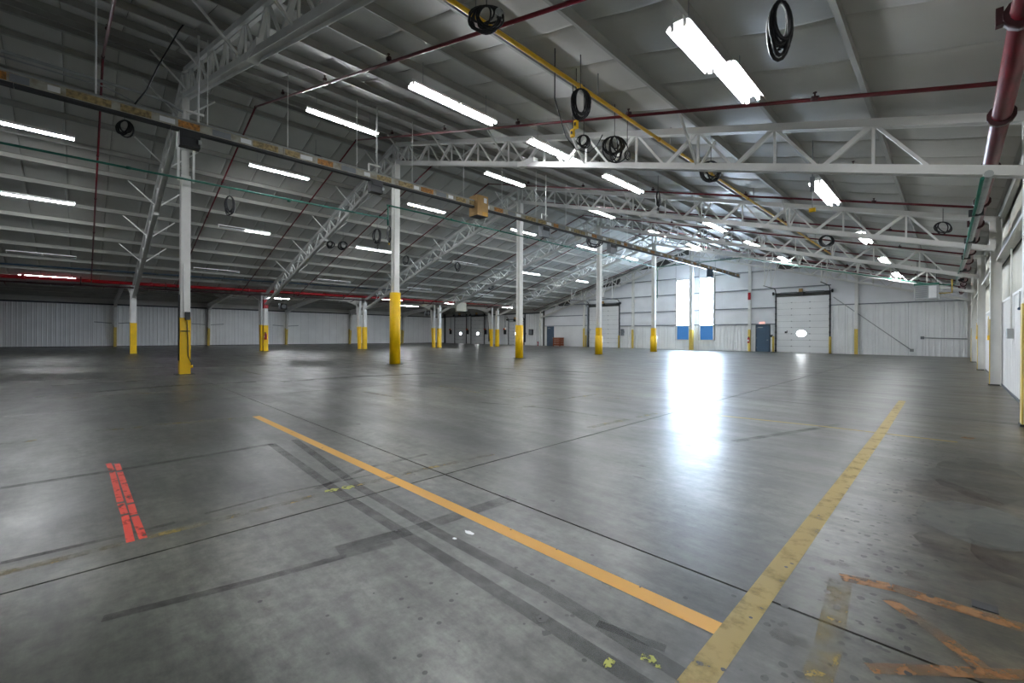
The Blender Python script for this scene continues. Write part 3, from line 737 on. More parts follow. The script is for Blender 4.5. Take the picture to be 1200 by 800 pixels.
# ================================================================== LIGHT FIXTURES
def make_fixture(lit, uv=False, step=0.0):
    """eight-foot twin-tube strip in two four-foot reflector sections; origin at its start, tubes at z = 0"""
    t = thing('strip_light', (0, 0, 0))
    L = 2.44
    MB().box(-.06, .06, 0, L, .03, .09).build('housing', 'refl', t)
    for k in range(2):
        y0, y1 = k * L / 2 + .015, (k + 1) * L / 2 - .015
        m = MB(); pts = [(-.15, -.02), (-.125, .01), (-.09, .03), (-.05, .04), (.05, .04), (.09, .03), (.125, .01), (.15, -.02)]
        i = 0
        for y in (y0, y1):
            m.v += [Vector((a, y, b)) for a, b in pts] + [Vector((a, y, b + .008)) for a, b in pts]
        n = len(pts)
        for j in range(n - 1):
            m.f.append((j, j + 1, 2 * n + j + 1, 2 * n + j)); m.f.append((n + j, 3 * n + j, 3 * n + j + 1, n + j + 1))
        m.f += [(0, 2 * n, 3 * n, n), (n - 1, 2 * n - 1, 4 * n - 1, 3 * n - 1)]
        on = lit if isinstance(lit, bool) else lit[k]
        dx = step * k
        m.v = [p + Vector((dx, 0, 0)) for p in m.v]
        rf = m.build('reflector', 'refl' if on else 'refloff', t)
        for x in (-.075, .075):
            x += dx
            MB().tube([(x, y0 + .02, -.026), (x, y1 - .02, -.026)], .015, 6).build('tube', ('tubeuv' if uv else 'tube') if on else 'tubeoff', rf)
            for y in (y0 + .01, y1 - .01): MB().box(x - .02, x + .02, y - .012, y + .012, -.05, .04).build('lamp_holder', 'refl', rf)
    for y in (.3, L - .3):
        MB().tube([(0, y, .09), (0, y, .6)], .006, 5).build('hanger', 'grey', t)
    return t
PROTO = {}
def fixture(x, y, key, label, group, drop=.8, z=None):
    if key not in PROTO:
        PROTO[key] = make_fixture({'on': True, 'step': True, 'off': False, 'half': (False, True), 'uv': True}[key], key == 'uv', .11 if key == 'step' else 0); t = PROTO[key]
    else: t = copy_tree(PROTO[key])
    t.location = (x, y, roofz(x) - drop if z is None else z)
    return tag(t, label, 'light', group)
def row(x, spots, where, group, z=None):
    for k, (y, st) in enumerate(spots):
        n_ = len(spots) - 1 - k
        fixture(x, y, st, '%s strip light %s, %s from the end wall' % ({'on': 'lit', 'step': 'lit two-piece stepped', 'off': 'dead', 'half': 'half-lit', 'uv': 'violet'}[st], where, nth(n_)), group, z=z)
def on(*ys): return [(y, 'on') for y in ys]
row(-2.3, on(-2.3) + [(5.02, 'step')] + on(12.5, 19.6, 26.7, 33.4), 'between right wall and yellow pipe', 'strip lights nearest the right wall')
row(-8.2, on(5.03, 8.8, 12.5, 21.0, 26.8, 33.6), 'between yellow pipe and busway', 'strip lights between yellow pipe and busway')
row(-14.5, on(5.1, 12.7, 20.6, 27.6, 33.6), 'right above the busway', 'strip lights above the busway')
row(-21.0, on(5.06, 12.75, 20.7, 28.2, 35.0), 'in first row past the ridge columns', 'strip lights past the ridge columns')
row(-26.7, [(-2.62, 'on'), (5.03, 'half'), (12.46, 'on'), (20.1, 'off'), (27.5, 'on'), (35.0, 'on')], 'in second row past the ridge columns', 'strip lights second row past the ridge')
fixture(-22.0, -2.6, 'on', 'lit strip light past the ridge, next to the black hose ring', 'strip lights past the ridge columns')
row(-32.4, [(y, 'off') for y in (-2.6, 4.85, 12.2, 19.6, 27.0, 34.5)], 'next to the valley columns', 'dead strip lights next to the valley')
row(-47.0, [(-2.8, 'off'), (4.0, 'off'), (12.5, 'on'), (20.0, 'off'), (27.5, 'on')], 'in middle of the low wing', 'strip lights in the middle of the low wing', z=lz(XL + 47) - .62)
row(-38.0, [(-2.6, 'on'), (3.6, 'uv'), (12.6, 'on'), (20.0, 'on'), (27.5, 'on'), (35.5, 'on')], 'in the partly added low wing row behind the red main', 'strip lights behind the red main, mostly added for light', z=4.72)  # mostly added lit fixtures, tucked behind the main to brighten the left wall

# ================================================================== PIPES
def couple(m, p, d, r, ln=.05):
    d = Vector(d).normalized(); m.tube([Vector(p) - d * ln, Vector(p) + d * ln], r, 8)
# red sprinkler branch lines over both slopes
SY = [0.45, 4.55, 8.4, 12.3, 16.0, 20.6, 24.8, 29.0, 32.6, 36.5, 40.3]
for k, y in enumerate(SY):
    n_ = len(SY) - 1 - k
    t = thing('sprinkler_pipe', (XR, y, ZR - .55), 'thin dark red sprinkler pipe over both roof slopes, %s from the end wall' % nth(n_), 'pipe', 'sprinkler branch pipes')
    A, B_, Cc = (XE - .3, y, roofz(XE - .3) - .45), (XR - .3, y, roofz(XR - .3) - .47), (XL + 1.0, y, roofz(XL + 1.0) - .40)
    MB().tube([A, B_], .032, 8).build('pipe_run', 'red', t); MB().tube([B_, Cc], .032, 8).build('pipe_run', 'red', t)
    MB().tube([Cc, (XL + .55, y, roofz(XL + .55) - .45), (XL + .3, y, 4.75)], .03, 8).build('pipe_drop', 'red', t)
    m = MB(); m.tube([Vector(B_) + Vector((.06, 0, -.02)), Vector(B_), Vector(B_) + Vector((-.06, 0, -.02))], .045, 8); m.build('ridge_elbow', 'blackred', t)
    for j in range(1, 6):
        x = XE - .3 + (XR - .3 - XE + .3) * (j - .4) / 5.5; z = roofz(x) - .455
        h = MB(); couple(h, (x, y, z), (1, 0, -SL), .045); h.tube([(x, y, z), (x, y, z + .1)], .014, 6); h.tube([(x, y, z + .09), (x, y, z + .1)], .03, 8)
        h.build('sprinkler_head', 'blackred', t)
        x = XR - .3 - (XR - .3 - XL - 1) * (j - .4) / 5.5; z = roofz(x) - .44
        h = MB(); couple(h, (x, y, z), (1, 0, SL), .045); h.tube([(x, y, z), (x, y, z + .1)], .014, 6); h.build('sprinkler_head', 'blackred', t)
# thick red main along the right wall
t = thing('sprinkler_main', (.46, 14, 4.3), 'thick dark red sprinkler main with flanged joints along the right eave', 'pipe')
MB().tube([(.46, YB + .2, 4.3), (.46, YE - .3, 4.3)], .095, 14).build('pipe_run', 'red', t)
for k in range(18):
    y = -4.4 + 2.62 * k
    MB().tube([(.46, y - .05, 4.3), (.46, y + .05, 4.3)], .14, 12).build('flange', 'blackred', t)
    if k % 2 == 0:
        MB().box(.28, .33, y - .04, y + .04, 4.24, 4.4).build('clamp', 'blackred', t)
for y in SY: MB().tube([(.46, y, 4.3), (.46, y, roofz(.46) - .45), (XE - .3, y, roofz(XE - .3) - .45)], .032, 8).build('riser', 'red', t)
# red mains along the valley
t = thing('sprinkler_main', (XL + .3, 14, 4.6), 'bright red sprinkler main along the valley columns', 'pipe')
MB().tube([(XL + .35, YB + .3, 4.36), (XL + .35, YE - .6, 4.92)], .105, 12).build('pipe_run', 'brightred', t)
for k in range(9): MB().tube([(XL + .35, -8 + 5.6 * k, 4.43 + .0567 * k - .0), (XL + .35, -7.85 + 5.6 * k, 4.43 + .0567 * k)], .13, 10).build('coupling', 'brightred', t)
t = thing('sprinkler_main', (XL + .6, 14, 4.3), 'dark red thinner pipe hanging below the bright red main', 'pipe')
MB().tube([(XL + .6, YB + .3, 4.06), (XL + .6, YE - 8, 4.53)], .05, 10).build('pipe_run', 'blackred', t)
for k in range(12):
    y = -12 + 4 * k; z = 4.06 + (y - YB) * .0098
    MB().tube([(XL + .6, y, z), (XL + .6, y, roofz(XL + .6) - .15)], .03, 6).build('hanger', 'blackred', t)
    MB().tube([(XL + .6, y + 1.0, z), (XL - .3, y + 1.0, z - .15)], .03, 6).build('stub', 'blackred', t)
# yellow gas pipe
t = thing('gas_pipe', (-5.0, 14, 6.0), 'long straight yellow gas pipe hung under the right roof slope', 'pipe')
MB().tube([(-5.06, YB + .3, 6.04), (-4.72, 29.8, 5.93)], .036, 10).build('pipe_run', 'pipeyellow', t)
for k in range(14):
    y = -12 + 3.1 * k; x = -5.06 + .0077 * (y - YB); z = 6.04 - .0025 * (y - YB)
    m = MB(); couple(m, (x, y, z), (0, 1, 0), .05, .04); m.build('coupling', 'pipeyellow', t)
    MB().tube([(x, y + .6, z), (x, y + .6, roofz(x) - .1)], .008, 5).build('hanger', 'grey', t)
# green air pipes
t = thing('air_pipe', (XR + .4, 12, 6.6), 'green air pipe running along the ridge columns with a jog at the tall yellow guard', 'pipe')
gx = XR + .36
MB().tube([(gx, YB + .3, 6.12), (gx, 9.55, 6.40)], .035, 8).build('pipe_run', 'green', t)
MB().tube([(gx, 9.55, 6.12), (gx, 9.55, 7.0)], .035, 8).build('jog', 'green', t)
MB().tube([(gx, 9.5, 7.0), (gx, 34.2, 7.08)], .035, 8).build('pipe_run', 'green', t)
for y in (1, 5.5, 13, 18.5, 22, 26.7, 30): MB().tube([(gx, y - .05, 6.3 if y < 9 else 7.03), (gx, y + .05, 6.3 if y < 9 else 7.03)], .05, 8).build('coupling', 'green', t)
P1, P2 = atY(868, 302, 34.2), atY(1090, 333, 34.2)
t = thing('air_pipe', (-11, 34.2, 7.1), 'green air pipe crossing the hall near the end wall', 'pipe')
MB().tube([(gx, 34.2, 7.08), (P1.x, 34.2, P1.z)], .035, 8).build('pipe_run', 'green', t)
MB().tube([P1, P2, (0.1, 34.2, P2.z - .1)], .035, 8).build('pipe_run', 'green', t)
MB().tube([(gx + .12, 34.2, 7.08), (gx + .12, 34.2, 4.5)], .035, 8).build('drop_leg', 'green', t)
for f in (.2, .5, .8):
    q = P1.lerp(P2, f); MB().tube([q, (q.x, q.y, roofz(q.x) - 1.1)], .008, 5).build('hanger', 'grey', t)
t = thing('air_pipe', (.2, 20, 4.1), 'pale green air hose strapped along the right eave', 'pipe')
MB().tube([(.30, 9.0, 3.58), (.26, 20, 3.86), (.12, 34.2, P2.z - .1)], .022, 8).build('pipe_run', 'green', t)
MB().tube([(.36, 9.0, 3.63), (.32, 20, 3.91), (.2, 34.2, P2.z - .05)], .05, 8).build('grey_hose', 'midgrey', t)
for y, z in ((12, 3.7), (16, 3.8), (20, 3.9), (25, 4.02), (30, 4.13)): MB().box(.22, .42, y - .03, y + .03, z - .07, z + .06).build('strap', 'dark', t)
# blue pipe
t = thing('water_pipe', (-35, 14, 5.2), 'dark blue pipe above the bright red main', 'pipe')
MB().tube([(-35, YB + .3, 4.78), (-35, 36, 5.55)], .05, 8).build('pipe_run', 'blue', t)
for k in range(9):
    y = -10 + 5.2 * k; z = 4.78 + (y - YB) * .0154
    MB().tube([(-35, y, z), (-35, y, roofz(-35) - .1)], .01, 5).build('hanger', 'grey', t)
# grey conduit beside the busway
t = thing('conduit', (-15.2, -4, 7.5), 'grey conduit curving down to the busway beside the ridge column', 'conduit')
q0, q1, q2 = atX(-40, 56, -15.0), atX(195, 118, -15.0), atX(216, 132, -15.0)
MB().tube([(-15.0, YB + .3, q1.z), (-15.0, q1.y - .3, q1.z), (-15.0, q1.y, q1.z - .03), (-15.0, q2.y, q2.z), (-15.0, q2.y + .05, 6.8)], .04, 8).build('conduit_run', 'midgrey', t)
MB().tube([(-14.8, YB + .3, q1.z - .2), (-14.8, q1.y - 1.2, q1.z - .2), (-14.6, q1.y - .5, q1.z - .5), (-14.4, q1.y - .1, 6.8)], .02, 8).build('conduit_run', 'midgrey', t)

# ================================================================== BUSWAY
BX = -13.5
def bz(y): return 6.46 + (y + 1.2) * .0066
t = thing('busway', (BX, 14, 6.5), 'long brown and grey busway rail covered with labels, hung below the ridge', 'busway')
YB0, YB1 = YB + .3, YE - .15
m = MB()
m.v += []
nseg = 22
for k in range(nseg):
    ya = YB0 + (YB1 - YB0) * k / nseg; yb = YB0 + (YB1 - YB0) * (k + 1) / nseg
    MB().beam((BX, ya, bz(ya) + .06), (BX, yb - .01, bz(yb) + .06), .12, .23).build('busway_section', 'bus', t)
    MB().beam((BX, ya, bz(ya) - .085), (BX, yb - .01, bz(yb) - .085), .16, .06).build('bottom_rail', 'dark', t)
    MB().beam((BX + .075, ya, bz(ya) + .17), (BX + .075, yb - .01, bz(yb) + .17), .02, .03).build('top_flange', 'midgrey', t)
rs = random.Random(3); y = -2.5; kk = 0
while y < YB1 - .6:
    for mat, ln in (('bustan', .5), ('paper', .3), ('orange', .45), ('grey', .45), ('paper', .25), ('bustan', .6)):
        ln *= rs.uniform(.6, 1.2)
        if y + ln > YB1: break
        MB().beam((BX + .062, y, bz(y) + .05), (BX + .062, y + ln, bz(y + ln) + .05), .006, .16 if mat != 'paper' else .12).build('label_plate', mat, t)
        y += ln + rs.uniform(.02, .3)
    kk += 1
HU = [(112, 1), (243, 0), (337, 0), (418, 0), (483, 0), (543, 0), (588, 0), (628, 0), (663, 0), (695, 0), (715, 0), (735, 0), (752, 0), (768, 0)]
for u, th in HU:
    p = atX(u, 88 + .271 * u, BX)
    MB().tube([(BX, p.y, bz(p.y) + .15), (BX, p.y, roofz(BX) - .15)], .018 if th else .012, 6).build('hanger_rod', 'white', t)
    MB().tube([(BX, p.y, bz(p.y) + .15), (BX, p.y, bz(p.y) + .2)], .03, 8).build('rod_eye', 'white', t)
for u in (232, 441, 639):
    p = atX(u, 88 + .271 * u, BX); z = bz(p.y)
    MB().tube([(BX + .03, p.y, z + .15), (BX + .03, p.y, roofz(BX) - .15)], .026, 8).build('riser_conduit', 'white', t)
    MB().beam((BX + .03, p.y - .3, z + .42), (BX + .03, p.y + .12, z + .42), .05, .05).build('riser_bracket', 'white', t)
    MB().beam((BX + .03, p.y - .28, z + .15), (BX + .03, p.y - .28, z + .42), .05, .05, (0, 1, 0)).build('riser_bracket', 'white', t)
# tap boxes hanging from the busway
for u, w_, h_, mat, lab in ((222, .42, .36, 'dark', 'black switch box under the busway at the ridge column with the switch'), (440, .42, .36, 'dark', 'black and grey switch box under the busway by the tall yellow guard'), (638, .5, .5, 'grey', 'grey switch box under the busway past the cardboard box'), (717, .6, .5, 'grey', 'grey switch box on the busway toward the end wall'), (832, .7, .6, 'blue', 'blue switch box under the busway by the tall window')):
    p = atX(u, 88 + .271 * u, BX); z = bz(p.y)
    t = thing('switch_box', (BX, p.y, z - .12 - h_), lab, 'switch box')
    MB().box(BX - .12, BX + .12, p.y - w_ / 2, p.y + w_ / 2, z - .12 - h_, z - .12).build('box_body', mat, t)
    MB().box(BX + .12, BX + .14, p.y - w_ / 2 + .03, p.y + w_ / 2 - .03, z - .1 - h_ * .45, z - .15).build('box_cover', 'dark' if mat != 'blue' else 'blue', t)
    MB().box(BX + .12, BX + .17, p.y + w_ / 2 - .05, p.y + w_ / 2 + .02, z - .1 - h_ * .8, z - .1 - h_ * .5).build('handle', 'midgrey', t)
# cardboard box around a tap-off
p = atX(561, 240, BX); z = bz(p.y)
t = thing('cardboard_box', (BX, p.y, z - .35), 'brown cardboard carton fitted over the busway', 'box')
MB().box(BX - .26, BX + .26, p.y - .28, p.y + .28, z - .42, z + .38).build('carton_body', 'cardboard', t)
MB().box(BX + .26, BX + .265, p.y + .05, p.y + .2, z + .1, z + .3).build('paper_label', 'paper', t)
MB().box(BX + .26, BX + .266, p.y - .02, p.y + .26, z - .42, z - .26).build('tape', 'cardflap', t)
MB().box(BX - .24, BX + .24, p.y - .26, p.y + .26, z - .44, z - .42).build('bottom_shade', 'dark', t)  # dark sheet painted in for the shade inside the open carton

# ================================================================== HANGING CABLES
def coil(P, rx, rz, turns, r, label, tail=0.0, ztop=None, jit=.18, group='coiled cables hanging from the roof', plug=None, yaw=TH, mat='blackcable', cat='cable'):
    """bundle of cable looped over a hook and hung from the roof"""
    rs = random.Random(int(abs(P[0] * 100 + P[1] * 7)))
    t = thing('coiled_cable', (P[0], P[1], P[2] - rz), label, cat, group)
    ax = Vector((math.cos(yaw), math.sin(yaw), 0)); nrm = Vector((-math.sin(yaw), math.cos(yaw), 0))
    pts = []; n = 18 * turns; ph = 0
    for k in range(n + 1):
        a = 2 * math.pi * k / 18; lp = k // 18
        if k % 18 == 0: sx, sz, off, ox = rs.uniform(1 - 2.2 * jit, 1 + jit), rs.uniform(1 - 1.6 * jit, 1), rs.uniform(-.06, .06), rs.uniform(-.35, .35) * rx
        q = Vector(P) + ax * (rx * sx * math.sin(a) + ox * (1 - math.cos(a)) / 2) + Vector((0, 0, rz - rz * sz * (1 - math.cos(a)))) + nrm * (off * math.sin(a / 2) ** 2)
        pts.append(q)
    MB().tube(pts, r * 1.15, 5).build('cable_loops', mat, t)
    zt = (roofz(P[0]) - .1) if ztop is None else ztop
    MB().tube([Vector(P) + Vector((0, 0, rz - .02)), (P[0], P[1], zt)], .008, 5).build('hanging_wire', 'dark', t)
    if tail:
        MB().tube([Vector(P) + Vector((0, 0, -rz)) + ax * .02, Vector(P) + Vector((0, 0, -rz - tail * .5)) + ax * .05, Vector(P) + Vector((0, 0, -rz - tail))], r, 5).build('tail', mat, t)
    if plug:
        b = Vector(P) + Vector((0, 0, -rz - tail))
        MB().tube([b, b + Vector((0, 0, -.10))], .035, 8).build('plug', plug, t)
    return t
P = atRoof(570, 25, .75, 1); t = coil(P, .24, .22, 11, .013, 'fat black cable coil with grey connector tied beside the yellow pipe', plug=None, jit=.3)
MB().tube([(P.x + .12, P.y + .1, P.z + .14), (P.x + .17, P.y + .13, P.z + .07)], .045, 10).build('connector', 'midgrey', t)
P = atRoof(915, 35, 1.0, 1); coil(P, .10, .30, 9, .017, 'long folded black cable hanging near the twin-reflector light by the right wall')
P = atRoof(680, 122, 1.0, 1); coil(P, .15, .28, 8, .013, 'oval black cable coil hanging in front of the yellow pipe')
P = atRoof(684, 166, 1.3, 1); coil(P, .12, .14, 6, .012, 'small round black cable coil below the oval coil')
P = atRoof(713, 172, 1.15, 1); P.y += .25; coil(P, .22, .32, 11, .013, 'tangled black cable bundle right of the yellow pendants', jit=.4)
a_, b_, c_ = atRoof(650, 115, 1.0, 1), atRoof(686, 178, 1.25, 1), atRoof(705, 160, 1.15, 1)
t = thing('hanging_cable', a_, 'single black cable drooping between the coils under the yellow pipe', 'cable')
MB().tube([(a_.x, a_.y, roofz(a_.x) - .1), a_, atRoof(663, 160, 1.15, 1), atRoof(675, 175, 1.2, 1), atRoof(690, 179, 1.2, 1), atRoof(700, 170, 1.17, 1), atRoof(706, 158, 1.12, 1)], .011, 6).build('cable_run', 'blackcable', t)
for (u, v), lab in (((675, 146), 'upper yellow pendant switch on a cable under the yellow pipe'), ((671, 156), 'lower yellow pendant switch on a cable under the yellow pipe')):
    P = atRoof(u, v, 1.2, 1)
    t = thing('pendant_switch', P, lab, 'switch')
    MB().box(P.x - .04, P.x + .04, P.y - .03, P.y + .03, P.z - .08, P.z + .08).build('switch_body', 'yellow', t)
    MB().box(P.x - .015, P.x + .015, P.y - .045, P.y - .03, P.z - .03, P.z + .03).build('button', 'dark', t)
    MB().tube([(P.x, P.y, P.z + .08), (P.x, P.y, roofz(P.x) - .1)], .009, 5).build('cable', 'blackcable', t)
P = atRoof(735, 182, 1.0, 1); coil(P, .07, .12, 4, .008, 'thin dark cable coil beside the tangled bundle')
P = atRoof(833, 202, 1.1, 1); coil(P, .2, .27, 7, .016, 'black cable coil hooked on the truss beside the yellow pipe')
P = atRoof(969, 284, 1.0, 1); coil(P, .26, .28, 4, .03, 'round black hose coil hung over the aisle past the yellow pipe')
P = atRoof(1105, 268, .7, 1); coil((P.x, P.y, P.z), .22, .2, 4, .014, 'dark cable loop draped at the right eave')
P = atRoof(146, 151, 1.0, -1); coil(P, .3, .3, 6, .024, 'black hose ring hanging below the busway near the left lights', ztop=roofz(P.x) - .1)
P = atRoof(370, 188, 1.0, -1); coil(P, .26, .24, 6, .02, 'dark cable coil hanging just under the busway')
P = atRoof(269, 241, 1.1, -1); coil(P, .22, .46, 7, .02, 'dark cable bundle hanging between the first two ridge columns')
P = atRoof(387, 287, 1.1, -1); coil(P, .2, .22, 5, .026, 'round dark coil hanging left of the tall yellow guard column')
P = atRoof(402, 288, 1.1, -1); coil(P, .24, .26, 5, .026, 'second round dark coil hanging beside the red sprinkler pipe')
P = atRoof(442, 277, 1.1, -1); coil(P, .22, .46, 6, .022, 'tall dark cable coil hanging left of the tall guard column', tail=.4)
P = atRoof(456, 275, 1.2, -1); coil(P, .14, .5, 7, .024, 'dark cable hank with yellow plug against the tall guard column', plug='yellow')  # plug is plain yellow paint
P = atRoof(476, 305, 1.1, -1); coil(P, .2, .32, 5, .024, 'dark coil hanging right of the tall guard column')
P = atRoof(536, 313, 1.6, -1); coil(P, .18, .34, 5, .024, 'small dark coil hanging left of the third ridge column from the windows')
P = atRoof(575, 337, 1.0, -1); coil(P, .22, .3, 5, .026, 'small dark coil hanging by the valley near the dock doors')
P = atX(697, 283, -16.2); coil(P, .5, .4, 6, .03, 'large black cable bundle hanging under the busway by a ridge column', ztop=7.0)
P = atRoof(771, 234, 1.0, 1); coil(P, .07, .3, 6, .02, 'short black cable hank with plug under the right roof slope', plug='dark')
# hook with yellow pendant beside a right-hand light
P = atRoof(952, 246, 1.6, 1)
t = thing('pendant_switch', P, 'small yellow pendant hanging beside a light in the right wall row', 'switch')
MB().tube([(P.x - .06, P.y, P.z), (P.x + .06, P.y, P.z)], .05, 10).build('switch_body', 'yellow', t)
MB().tube([(P.x, P.y, P.z + .05), (P.x, P.y, P.z + .45)], .008, 5).build('cable', 'midgrey', t)
MB().box(P.x - .04, P.x + .04, P.y - .04, P.y + .04, P.z + .42, P.z + .75).build('hook_block', 'grey', t)
MB().tube([(P.x, P.y, P.z + .75), (P.x, P.y, roofz(P.x) - .01)], .012, 5).build('hanger', 'grey', t)
# black cable feeding the busway at the left
t = thing('hanging_cable', (BX, -.2, 7), 'black cable dropping from the roof to the busway', 'cable')
MB().tube([atX(158, 122, BX), atX(172, 105, BX), atX(185, 78, BX), atX(210, 35, BX), atX(232, 8, BX)], .016, 6).build('cable_run', 'blackcable', t)

# ================================================================== WALL EQUIPMENT
Yw = YI - .02
def extinguisher(x, y, z, lab):
    t = thing('fire_extinguisher', (x, y, z), lab, 'extinguisher')
    MB().tube([(x, y, z), (x, y, z + .42), (x, y, z + .48), (x, y, z + .5)], [.085, .085, .05, .03], 12).build('cylinder', 'extred', t)
    MB().box(x - .03, x + .03, y - .08, y + .03, z + .5, z + .56).build('valve_handle', 'dark', t)
    MB().tube([(x + .03, y, z + .52), (x + .13, y - .02, z + .45), (x + .12, y - .02, z + .15)], .014, 6).build('hose', 'dark', t)
    MB().box(x - .06, x + .06, y - .092, y - .084, z + .15, z + .3).build('paper_label', 'paper', t)
extinguisher(-12.72, YE - .14, .75, 'red fire extinguisher on the end wall post beside the walk door')
extinguisher(XL + .28, COLY[1] - .05, .9, 'red fire extinguisher on the valley column with the red band')
extinguisher(-37.75, YE - .25, .0, 'red fire extinguisher standing on the floor beside the blue walk door')
# exit sign over the right walk door
t = thing('exit_sign', (-11.7, Yw, 2.45), 'white exit sign with red letters above the walk door', 'sign')
MB().box(-11.97, -11.43, Yw - .16, Yw - .09, 2.42, 2.64).build('sign_case', 'paper', t)
cu = bpy.data.curves.new('exit_text', 'FONT'); cu.body = 'EXIT'; cu.size = .2; cu.align_x = 'CENTER'; cu.extrude = .004
tx = bpy.data.objects.new('exit_text', cu); COL.objects.link(tx)
bpy.context.view_layer.update()
me = bpy.data.meshes.new_from_object(tx.evaluated_get(bpy.context.evaluated_depsgraph_get()))
bpy.data.objects.remove(tx)
me.materials.clear(); me.materials.append(M['exit'])
lt = bpy.data.objects.new('letters', me); COL.objects.link(lt); lt.parent = t
lt.location = (0, -.166, .02); lt.rotation_euler = (math.pi / 2, 0, 0)
# electrical boxes
def wallbox(x, z, w_, h_, mat, lab, y=Yw, cat='box', sub='dark', nm='electrical_box'):
    t = thing(nm, (x, y, z - h_ / 2), lab, cat)
    MB().box(x - w_ / 2, x + w_ / 2, y - .2, y - .06, z - h_ / 2, z + h_ / 2).build('box_body', mat, t)
    MB().box(x - w_ * .38, x + w_ * .38, y - .215, y - .2, z - h_ * .4, z + h_ * .4).build('box_cover', sub, t)
    MB().box(x + w_ / 2, x + w_ / 2 + .04, y - .16, y - .1, z - .05, z + .15).build('handle', 'dark', t)
    return t
wallbox(-25.6, 1.72, .36, .72, 'grey', 'grey electrical box left of the tall windows', sub='grey')
wallbox(-39.35, 1.75, .7, .75, 'dark', 'dark electrical panel beside the dock door', sub='grey')
wallbox(-11.0, 1.38, .14, .2, 'dark', 'small black button box between walk door and tall sectional door')
wallbox(-9.9, 1.7, .14, .16, 'grey', 'small grey box on the right tall sectional door', y=YI - .0)
for x, lab in ((-56.95, 'dock control box with red light next to the corner'), (-52.6, 'dock control box with red light between two dock doors'), (-48.4, 'dock control box with red light right of the middle dock door'), (-44.25, 'dock control box with red light left of the short dock door')):
    t = thing('dock_control', (x, Yw, 1.3), lab, 'control box')
    MB().box(x - .15, x + .2, Yw - .34, Yw - .13, 1.45, 2.1).build('box_body', 'dark', t)
    MB().tube([(x - .1, Yw - .32, 2.2), (x - .1, Yw - .4, 2.2)], .12, 10).build('signal_lamp', 'extred', t)
    MB().box(x - .2, x + .0, Yw - .32, Yw - .13, 2.1, 2.32).build('lamp_case', 'orange', t)
    MB().tube([(x, Yw - .2, 2.3), (x, Yw - .2, 4.2)], .04, 6).build('riser', 'grey', t)
# dark duct pipes on the end wall beside the dock doors
for x, z1, lab in ((-40.35, 4.3, 'dark vertical duct between short dock door and electrical panel'), (-47.6, 4.4, 'dark bent pipe right of the middle dock door')):
    t = thing('duct_pipe', (x, Yw - .1, .5), lab, 'pipe')
    MB().tube([(x, Yw - .24, .4), (x, Yw - .24, z1)], .09, 8).build('pipe_run', 'darkgirt', t)
    MB().box(x - .13, x + .13, Yw - .25, Yw - .13, 1.5, 1.6).build('clamp', 'darkgirt', t)
t = thing('duct_pipe', (-30.4, Yw - .3, 0), 'grey pipe bending over beside the left tall sectional door', 'pipe')
MB().tube([(-29.97, Yw - .55, 0.0), (-29.97, Yw - .55, 4.6), (-30.07, Yw - .55, 4.9), (-30.4, Yw - .55, 5.05), (-33.2, Yw - .55, 5.1)], .07, 8).build('pipe_run', 'girt', t)
MB().box(-30.09, -29.85, Yw - .55, Yw - .03, 2.0, 2.08).build('clamp', 'girt', t)
# conduit and box on the right part of the end wall
t = thing('conduit', (-1.4, Yw, 1.2), 'thin grey conduit with a small box low on the end wall by the corner', 'conduit')
MB().tube([(-1.35, Yw - .05, 1.3), (.9, Yw - .05, 1.24)], .035, 6).build('conduit_run', 'midgrey', t)
MB().box(-1.55, -1.35, Yw - .12, Yw - .02, 1.2, 1.4).build('junction_box', 'grey', t)
t = thing('wall_brace', (-5, Yw - .1, 2), 'long slanting grey brace rod from the tall sectional door down across the corner panels', 'brace')
MB().tube([(-6.6, YE + .02, 4.5), (-2.0, YE + .02, .4)], .03, 6).build('brace_rod', 'midgrey', t)
MB().box(-2.1, -1.9, YE, YE + .28, .3, .5).build('anchor_plate', 'midgrey', t)
# conduit on the right wall
t = thing('conduit', (1.0, 14, 1.2), 'thin conduit dropping to a grey outlet box on the right wall', 'conduit')
cy = atX(1185, 380, .97).y
MB().tube([(.97, cy, 1.5), (.97, cy, 3.4)], .016, 6).build('conduit_run', 'white', t)
MB().box(.9, 1.0, cy - .14, cy + .14, 1.32, 1.55).build('junction_box', 'midgrey', t)
t = thing('conduit', (1.0, 11.8, 2), 'small blue-grey fitting on the right wall', 'fitting')
cy2 = atX(1195, 354, .97).y
MB().tube([(.97, cy2 - .1, 1.93), (.97, cy2 + .1, 1.93)], .03, 8).build('fitting_body', 'blue', t)
MB().tube([(.97, cy2, 1.93), (.97, cy2, 2.28)], .012, 6).build('stem', 'midgrey', t)
# rusty crate by the blue walk door
t = thing('crate', (-34.2, YE - .4, 0), 'rusty brown crate on the floor beside the blue walk door', 'crate')
for i in range(4):
    MB().box(-34.75, -33.65, YE - .75, YE - .05, .08 + i * .24, .29 + i * .24).build('crate_board', 'rust', t)
for x in (-34.75, -33.75): MB().box(x - .02, x + .12, YE - .79, YE - .75, 0, 1.05).build('crate_post', 'rust', t)
MB().box(-34.79, -33.61, YE - .79, YE - .03, 1.03, 1.08).build('crate_lid', 'rust', t)
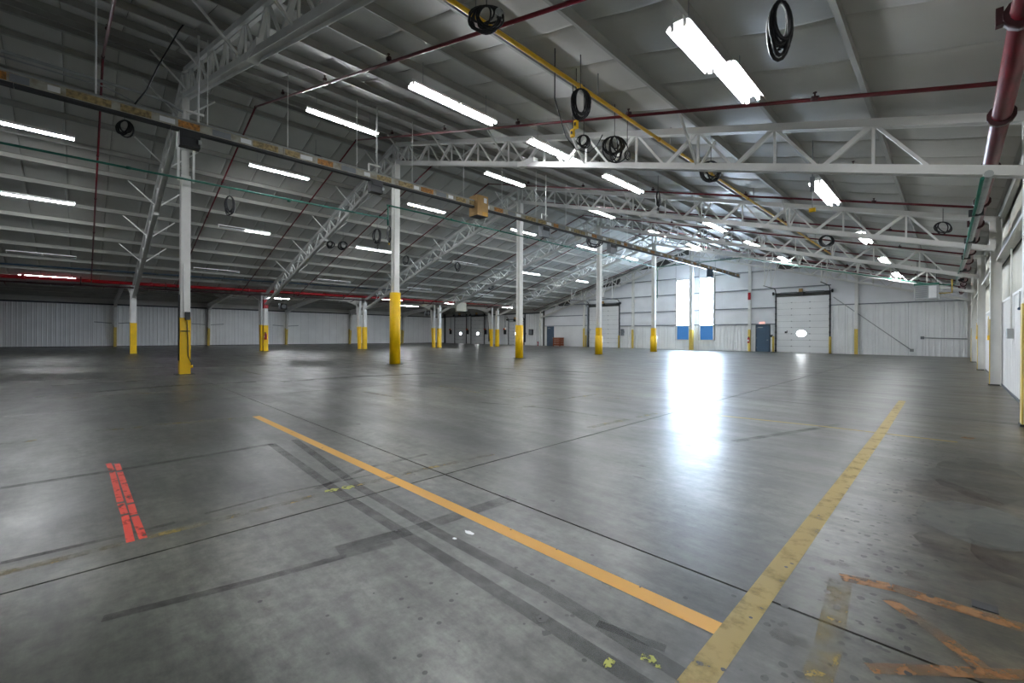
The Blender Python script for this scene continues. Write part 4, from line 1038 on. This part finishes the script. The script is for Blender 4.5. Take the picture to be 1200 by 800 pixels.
# unit heater under the far right truss
P = atY(1085, 342, 32.6)
t = thing('unit_heater', (P.x, 32.6, P.z - .4), 'grey unit heater with dark louvres hung in the far right corner', 'heater')
MB().box(P.x - .45, P.x + .5, 32.3, 33.1, P.z - .4, P.z + .42).build('heater_case', 'midgrey', t)
MB().box(P.x - .47, P.x + .52, 32.28, 33.12, P.z + .34, P.z + .46).build('heater_top', 'green', t)
for k in range(6): MB().box(P.x - .4, P.x + .05, 32.26, 32.3, P.z - .32 + k * .11, P.z - .26 + k * .11).build('louvre', 'grey', t)
MB().box(P.x + .12, P.x + .42, 32.27, 32.3, P.z - .34, P.z + .3).build('access_panel', 'paper', t)
for dx in (-.35, .4): MB().tube([(P.x + dx, 32.7, P.z + .42), (P.x + dx, 32.7, roofz(P.x + dx) - .02)], .012, 5).build('hanger_rod', 'dark', t)
MB().tube([(P.x + .5, 32.6, P.z - .1), (P.x + 1.0, 32.6, P.z - .1), (P.x + 1.0, 32.6, P.z + .6)], .035, 6).build('gas_line', 'yellow2', t)
# speakers / fans in the low wing
for x, y, lab in ((-46.5, 14.2, 'black speaker hung in the low wing behind the red banded column'), (-46.5, 31.0, 'black speaker hung in the low wing near the dock doors')):
    t = thing('fan_heater', (x, y, 3.7), lab, 'speaker')
    MB().box(x - .25, x + .25, y - .3, y + .3, 3.75, 4.35).build('case', 'dark', t)
    MB().tube([(x + .25, y, 4.05), (x + .32, y, 4.05)], .2, 12).build('grille', 'grey', t)
    MB().tube([(x, y, 4.35), (x, y, lz(XL - x) - .02)], .02, 6).build('hanger', 'dark', t)
    MB().beam((x, y - 1.0, 4.05), (x, y - .3, 4.05), .08, .04).build('bracket', 'darkgirt', t)
# cream cabinet hung on the valley main
P = atX(540, 359, XL + 1.1)
t = thing('junction_cabinet', P, 'cream junction cabinet hung at the red main near the dock doors', 'cabinet')
MB().box(P.x - .12, P.x + .12, P.y - .65, P.y + .65, P.z - .5, P.z + .4).build('cabinet_body', 'beige', t)
MB().box(P.x + .12, P.x + .14, P.y - .55, P.y + .55, P.z - .42, P.z + .32).build('cabinet_door', 'beige', t)
MB().tube([(P.x, P.y, P.z + .4), (P.x, P.y, roofz(P.x) - .02)], .015, 5).build('hanger', 'grey', t)
